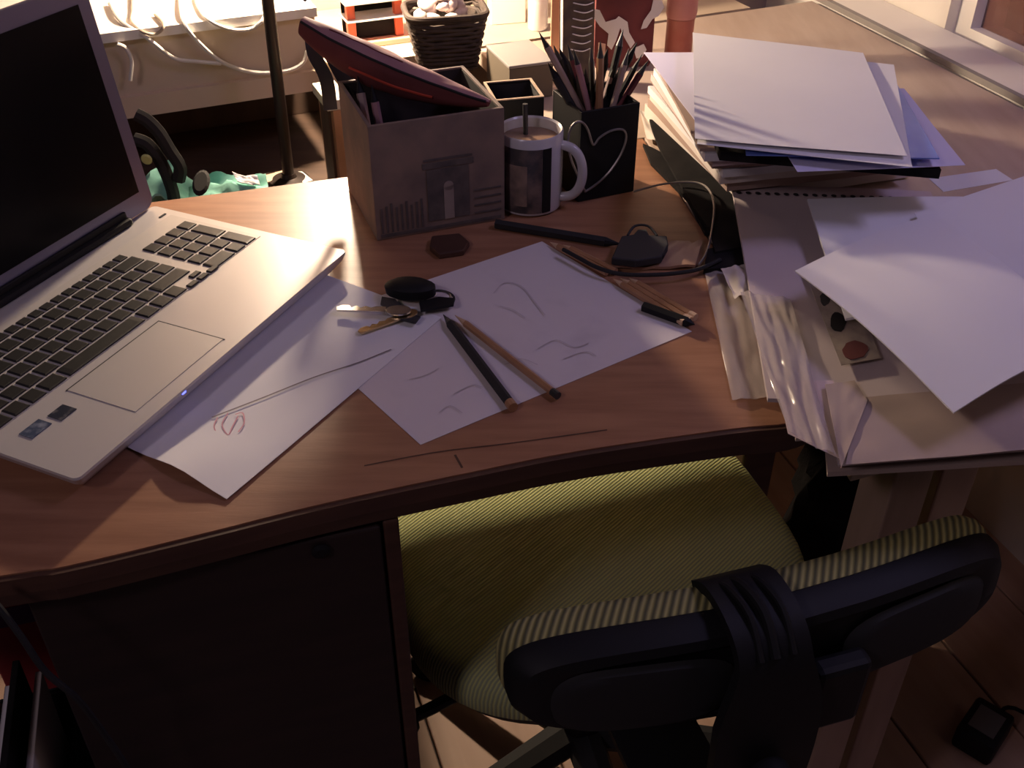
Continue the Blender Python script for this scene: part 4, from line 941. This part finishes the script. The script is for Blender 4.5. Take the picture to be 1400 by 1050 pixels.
gc = tag(obj('green_cloth', bmg, M_green, smooth=True), 'crumpled teal green cloth on top of the black bag', 'cloth')
obj('dark_patch', lathe(bmesh.new(), [(0.006, 0), (0.011, 0.003), (0.008, 0.006)], T(aty(276, 252, 1.19)) @ RX(0.5) @ Matrix.Diagonal((1, 1.8, 1, 1)), 16), M_blackm, gc)
tag(obj('white_slip', sheet([aty(318, 238, 1.25), aty(352, 243, 1.25), aty(356, 254, 1.235), aty(325, 250, 1.235)], 0.001, 6, 6, wob(0.004, 3, 1)), M_paper), 'white paper slip lying on the teal green cloth', 'paper')

# ------------------------------------------------------------------ chair
ch_c = V(0.0903, 0.8324); ca = math.radians(17)
MC = T(zz(ch_c, 0)) @ RZ(ca)
chair = thing('desk_chair', 'swivel desk chair with olive green fabric seat and black plastic back', 'chair', zz(ch_c, 0))
def seat_loop(w, d, z, sag=0.0, n=56, e=0.42):
    out = []
    for k in range(n):
        t = 2 * math.pi * k / n; c, s = math.cos(t), math.sin(t)
        e_ = e if s >= 0 else 0.72
        x = w * math.copysign(abs(c) ** e_, c); y = d * math.copysign(abs(s) ** e_, s)
        out.append(MC @ Vector((x, y, z)))
    return out
cu = bmesh.new(); W_, D_ = 0.230, 0.198
t = bmesh.new()
pl = [(0.95, 0.400), (1.0, 0.415), (1.0, 0.432), (0.985, 0.444), (0.955, 0.452), (0.90, 0.4565), (0.75, 0.4585), (0.5, 0.4575), (0.25, 0.457), (0.05, 0.457)]
loft(cu, [seat_loop(W_ * k, D_ * k, z) for k, z in pl])
obj('seat', cu, M_fabric, chair, smooth=True)
obj('seat_shell', loft(bmesh.new(), [seat_loop(W_ * 0.6, D_ * 0.6, 0.375), seat_loop(W_ * 0.93, D_ * 0.93, 0.388), seat_loop(W_ * 0.975, D_ * 0.975, 0.4145), seat_loop(W_ * 0.94, D_ * 0.94, 0.418)]), M_chair, chair, smooth=True)
# backrest: a wide low kidney
def back_loop(hw, hh, zc_, y, n=64, e=0.55):
    out = []
    for k in range(n):
        t = 2 * math.pi * k / n; c, s = math.cos(t), math.sin(t)
        x = hw * math.copysign(abs(c) ** e, c); z = hh * math.copysign(abs(s) ** e, s)
        out.append(MC @ Vector((x + bxo, y + 0.38 * x * x * 1.6 + 0.10 * z, zc_ + z)))
    return out
yb, zb_, hw, hh, bxo = -0.308, 0.625, 0.222, 0.049, 0.034
obj('back_cushion', loft(bmesh.new(), [back_loop(hw * 0.985, hh * 0.96, zb_, yb), back_loop(hw, hh, zb_, yb + 0.006), back_loop(hw, hh, zb_, yb + 0.016), back_loop(hw * 0.975, hh * 0.93, zb_, yb + 0.026), back_loop(hw * 0.85, hh * 0.75, zb_, yb + 0.032), back_loop(hw * 0.3, hh * 0.3, zb_, yb + 0.033)]), M_fabric2, chair, smooth=True)
bs = obj('back_shell', loft(bmesh.new(), [back_loop(hw * 0.3, hh * 0.25, zb_, yb - 0.020), back_loop(hw * 0.80, hh * 0.62, zb_, yb - 0.021), back_loop(hw * 0.88, hh * 0.72, zb_, yb - 0.026), back_loop(hw * 0.96, hh * 0.88, zb_, yb - 0.024), back_loop(hw * 0.995, hh * 0.975, zb_, yb - 0.012), back_loop(hw * 0.995, hh * 0.975, zb_, yb - 0.001), back_loop(hw * 0.9, hh * 0.85, zb_, yb - 0.0005)]), M_chair, chair, smooth=True)
for sx in (-1, 1):
    lo = []
    for hh_, yy in ((0.45, -0.0285), (0.60, -0.0275), (0.66, -0.0225)):
        L_ = []
        for k in range(28):
            t = 2 * math.pi * k / 28; c, s = math.cos(t), math.sin(t)
            x = sx * 0.122 + 0.075 * (hh_ / 0.66) * math.copysign(abs(c) ** 0.6, c); z = -0.008 + hh * hh_ * math.copysign(abs(s) ** 0.7, s)
            L_.append(MC @ Vector((x + bxo, yb + yy + 0.608 * x * x + 0.10 * z, zb_ + z)))
        lo.append(L_)
    obj('back_inset', loft(bmesh.new(), lo), M_chairg, bs, smooth=True)
# central bracket over the back, running down under the seat
br = bmesh.new()
bxc = 0.002
path = [(yb + 0.036, 0.666), (yb + 0.016, 0.6805), (yb - 0.014, 0.680), (yb - 0.036, 0.668), (yb - 0.046, 0.640), (yb - 0.052, 0.560), (yb - 0.046, 0.480), (yb - 0.025, 0.405), (yb + 0.03, 0.366), (yb + 0.14, 0.356)]
sm_ = [Vector((0, y, z)) for y, z in path]; sm_ = smooth_pts(sm_, 4); rows = []
for i, p in enumerate(sm_):
    tg = (sm_[min(i + 1, len(sm_) - 1)] - sm_[max(i - 1, 0)]).normalized(); nn = Vector((0, tg.z, -tg.y)); bw_ = 0.060 + 0.030 * min(1, max(0, (0.66 - p.z) / 0.05))
    rows.append([br.verts.new(MC @ (p + Vector((x + bxc, 0, 0)) + nn * o)) for x, o in ((-bw_ / 2, -0.003), (-bw_ / 2 + 0.006, -0.006), (bw_ / 2 - 0.006, -0.006), (bw_ / 2, -0.003), (bw_ / 2, 0.006), (-bw_ / 2, 0.006))])
for P_, Q in zip(rows, rows[1:]):
    for k in range(6): br.faces.new((P_[k], P_[(k + 1) % 6], Q[(k + 1) % 6], Q[k]))
br.faces.new(rows[0]); br.faces.new(rows[-1][::-1])
bk_ = obj('back_bracket', br, M_chair, chair, smooth=True)
for k, (x, w) in enumerate(((-0.018, 0.0028), (-0.006, 0.004), (0.009, 0.0028))):
    x += bxc
    obj('bracket_fold', tube(bmesh.new(), smooth_pts([MC @ Vector((x, yb + 0.030, 0.672)), MC @ Vector((x + 0.002, yb + 0.010, 0.6885)), MC @ Vector((x + 0.006, yb - 0.020, 0.6875)), MC @ Vector((x + 0.005, yb - 0.046, 0.666))], 4), w, 8), M_chair, bk_, smooth=True)
obj('side_clamp', bx((0.05, 0.02, 0.075), MC @ T(0.070 + bxc, yb - 0.034, 0.588), 0.006), M_chair, bk_)
obj('adjuster_knob', lathe(bmesh.new(), [(0.016, 0), (0.018, 0.004), (0.018, 0.016), (0.012, 0.02)], MC @ T(bxc, yb - 0.062, 0.55) @ RX(math.pi / 2), 20), M_chair, bk_, smooth=True)
# lever, column, star base, castors
obj('lever', tube(bmesh.new(), smooth_pts([MC @ Vector((-0.08, -0.05, 0.372)), MC @ Vector((-0.17, -0.09, 0.366)), MC @ Vector((-0.245, -0.115, 0.372))], 4), 0.007, 8), M_chair, chair, smooth=True)
obj('lever_knob', loft(bmesh.new(), [[MC @ Vector((-0.262 + dx, -0.118 + r * math.cos(k * math.pi / 7), 0.374 + r * 0.75 * math.sin(k * math.pi / 7))) for k in range(14)] for dx, r in ((-0.030, 0.008), (-0.026, 0.018), (0.0, 0.024), (0.022, 0.020), (0.03, 0.01))]), M_chair, chair, smooth=True)
obj('column', lathe(bmesh.new(), [(0.028, 0.09), (0.028, 0.24), (0.02, 0.245), (0.02, 0.375)], MC @ T(0, 0, 0), 24), M_chair, chair, smooth=True)
for k in range(5):
    t_ = math.radians(72 * k + 196); d = V(math.cos(t_), math.sin(t_))
    p0, p1 = V(0, 0, 0.10) + d * 0.02, V(0, 0, 0.075) + d * 0.27
    lg = obj('base_leg', tube(bmesh.new(), [MC @ p0, MC @ p1], [0.026, 0.017], 8), M_chairg, chair, smooth=True)
    for s_ in (-1, 1):
        obj('castor', lathe(bmesh.new(), [(0.006, -0.009), (0.024, -0.008), (0.026, 0), (0.024, 0.008), (0.006, 0.009)], MC @ T(zz(d * 0.27 + V(-d.y, d.x) * 0.013 * s_, 0.0272)) @ RZ(t_ + 0.3) @ RX(math.pi / 2), 18), M_chair, lg, smooth=True)

# ------------------------------------------------------------------ under the tables
fb = V(0.485, 1.05)
fur = bmesh.new(); loops = []
for i in range(15):
    s = i / 14; z = 0.003 + 0.50 * s; w = 0.10 * (math.sin(math.pi * (0.12 + 0.80 * s)) ** 0.5)
    loops.append([V(fb.x + (w * math.cos(2 * math.pi * k / 40)) * (1 + 0.30 * noise.noise(Vector((math.cos(k * .157) * 5, math.sin(k * .157) * 5, z * 22)))),
                    fb.y + (w * 0.8 * math.sin(2 * math.pi * k / 40)) * (1 + 0.30 * noise.noise(Vector((math.cos(k * .157) * 5, math.sin(k * .157) * 5, z * 22 + 7)))), z) for k in range(40)])
loft(fur, loops)
tag(obj('shaggy_bag', fur, M_fur, smooth=True), 'black shaggy bag standing under the pale table', 'bag')
ad_ = at(1350, 985, 0.045)
apt = thing('power_adapter', 'black power adapter with a grey label lying on the floorboards', 'adapter', zz(ad_, 0))
obj('body', bx((0.055, 0.075, 0.042), T(zz(ad_, 0.0215)) @ RZ(-0.75), 0.006), M_black, apt, smooth=True)
obj('label_plate', bx((0.036, 0.045, 0.0012), T(zz(ad_, 0.0430)) @ RZ(-0.75), 0.0), mat('label_grey', (0.13, 0.12, 0.12), 0.6), apt)
obj('cord', tube(bmesh.new(), smooth_pts([zz(ad_, 0.02) + V(0.03, 0.02), zz(ad_, 0.004) + V(0.07, 0.05), zz(ad_, 0.004) + V(0.16, -0.02), zz(ad_, 0.004) + V(0.3, 0.05)], 6), 0.003, 8), M_black, apt, smooth=True)
# black foot of a stand seen under the backrest
tag(obj('metal_rod', tube(bmesh.new(), [at(1255, 862, 0.30), at(1205, 945, 0.01)], 0.008, 10), M_black, smooth=True), 'thin black rod leaning under the pale table', 'rod') if False else None

# left of the pedestal: bin with magazines, red packet, cord
bx0 = V(-0.435, 0.505)
bn = thing('black_bin', 'black bin beside the pedestal stuffed with magazines', 'bin', zz(bx0, 0))
MBn = T(zz(bx0, 0)) @ RZ(ap)
bl_ = bmesh.new()
def bl2(w, d, z): return [MBn @ Vector((x * w, y * d, z)) for x, y in ((-1, -1), (1, -1), (1, 1), (-1, 1))]
loft(bl_, [bl2(0.042, 0.10, 0.001), bl2(0.050, 0.12, 0.45), bl2(0.047, 0.117, 0.45), bl2(0.040, 0.097, 0.006)])
obj('body', bl_, M_black, bn)
obj('rim', tube(bmesh.new(), bl2(0.0515, 0.1215, 0.45), 0.004, 8, True), M_black, bn)
for i in range(6):
    x = -0.030 + 0.0115 * i; h = (0.47, 0.50, 0.53, 0.515, 0.545, 0.525)[i]
    m = (M_paperW, M_card, M_paperP, M_paper, M_card, M_paperW)[i]
    tag(obj('magazine', sheet([MBn @ Vector((x, -0.085, 0.012)), MBn @ Vector((x, 0.08, 0.012)), MBn @ Vector((x + 0.004, 0.08, h + 0.02)), MBn @ Vector((x + 0.004, -0.085, h))], 0.001, 6, 6) if False else bx((0.006, 0.165, h - 0.012), MBn @ T(x, 0, 0.012 + (h - 0.012) / 2) @ RY(0.01 * (i - 2)), 0.001), m),
        ('short cream', 'short black', 'dusty pink', 'white', 'tall black', 'tall cream')[i] + ' magazine standing in the black bin', 'magazine', 'magazines in the bin')
rp = aty(20, 852, 0.60)
tag(obj('red_packet', bx((0.05, 0.11, 0.20), T(V(rp.x - 0.012, 0.675, 0.101)) @ RZ(ap), 0.003), mat('packet_red', (0.48, 0.05, 0.06), 0.35, col2=(0.55, 0.35, 0.38), nscale=28, nstretch=(0.3, 0.3, 2), lo=0.5, hi=0.6)), 'red and pink packet behind the black bin', 'packet') if False else None
pk = [aty(-40, 818, 0.545), aty(20, 822, 0.545)]
pkt = thing('red_packet', 'tall red printed packet standing behind the black bin', 'packet', (-0.485, 0.69, 0))
MPk = T(V(-0.485, 0.69, 0)) @ RZ(ap)
obj('body', bx((0.065, 0.05, 0.59), MPk @ T(0, 0, 0.296), 0.002), mat('packet_red', (0.48, 0.05, 0.06), 0.35), pkt)
obj('printed_stripe', bx((0.066, 0.051, 0.02), MPk @ T(0, 0, 0.545)), M_paperP, pkt)
obj('printed_stripe', bx((0.066, 0.051, 0.025), MPk @ T(0, 0, 0.515)), mat('packet_purple', (0.14, 0.05, 0.14), 0.4), pkt)
cd_ = [aty(-30, 800, 0.485), aty(0, 832, 0.48), aty(30, 872, 0.475), aty(62, 918, 0.472), aty(105, 955, 0.475), aty(140, 1000, 0.485), aty(178, 1058, 0.49), aty(200, 1120, 0.50), aty(215, 1300, 0.49)]
tag(obj('hanging_cable', tube(bmesh.new(), smooth_pts(cd_, 6), 0.0026, 8), M_blackm, smooth=True), 'black cable hanging down in front of the dark pedestal', 'cable')
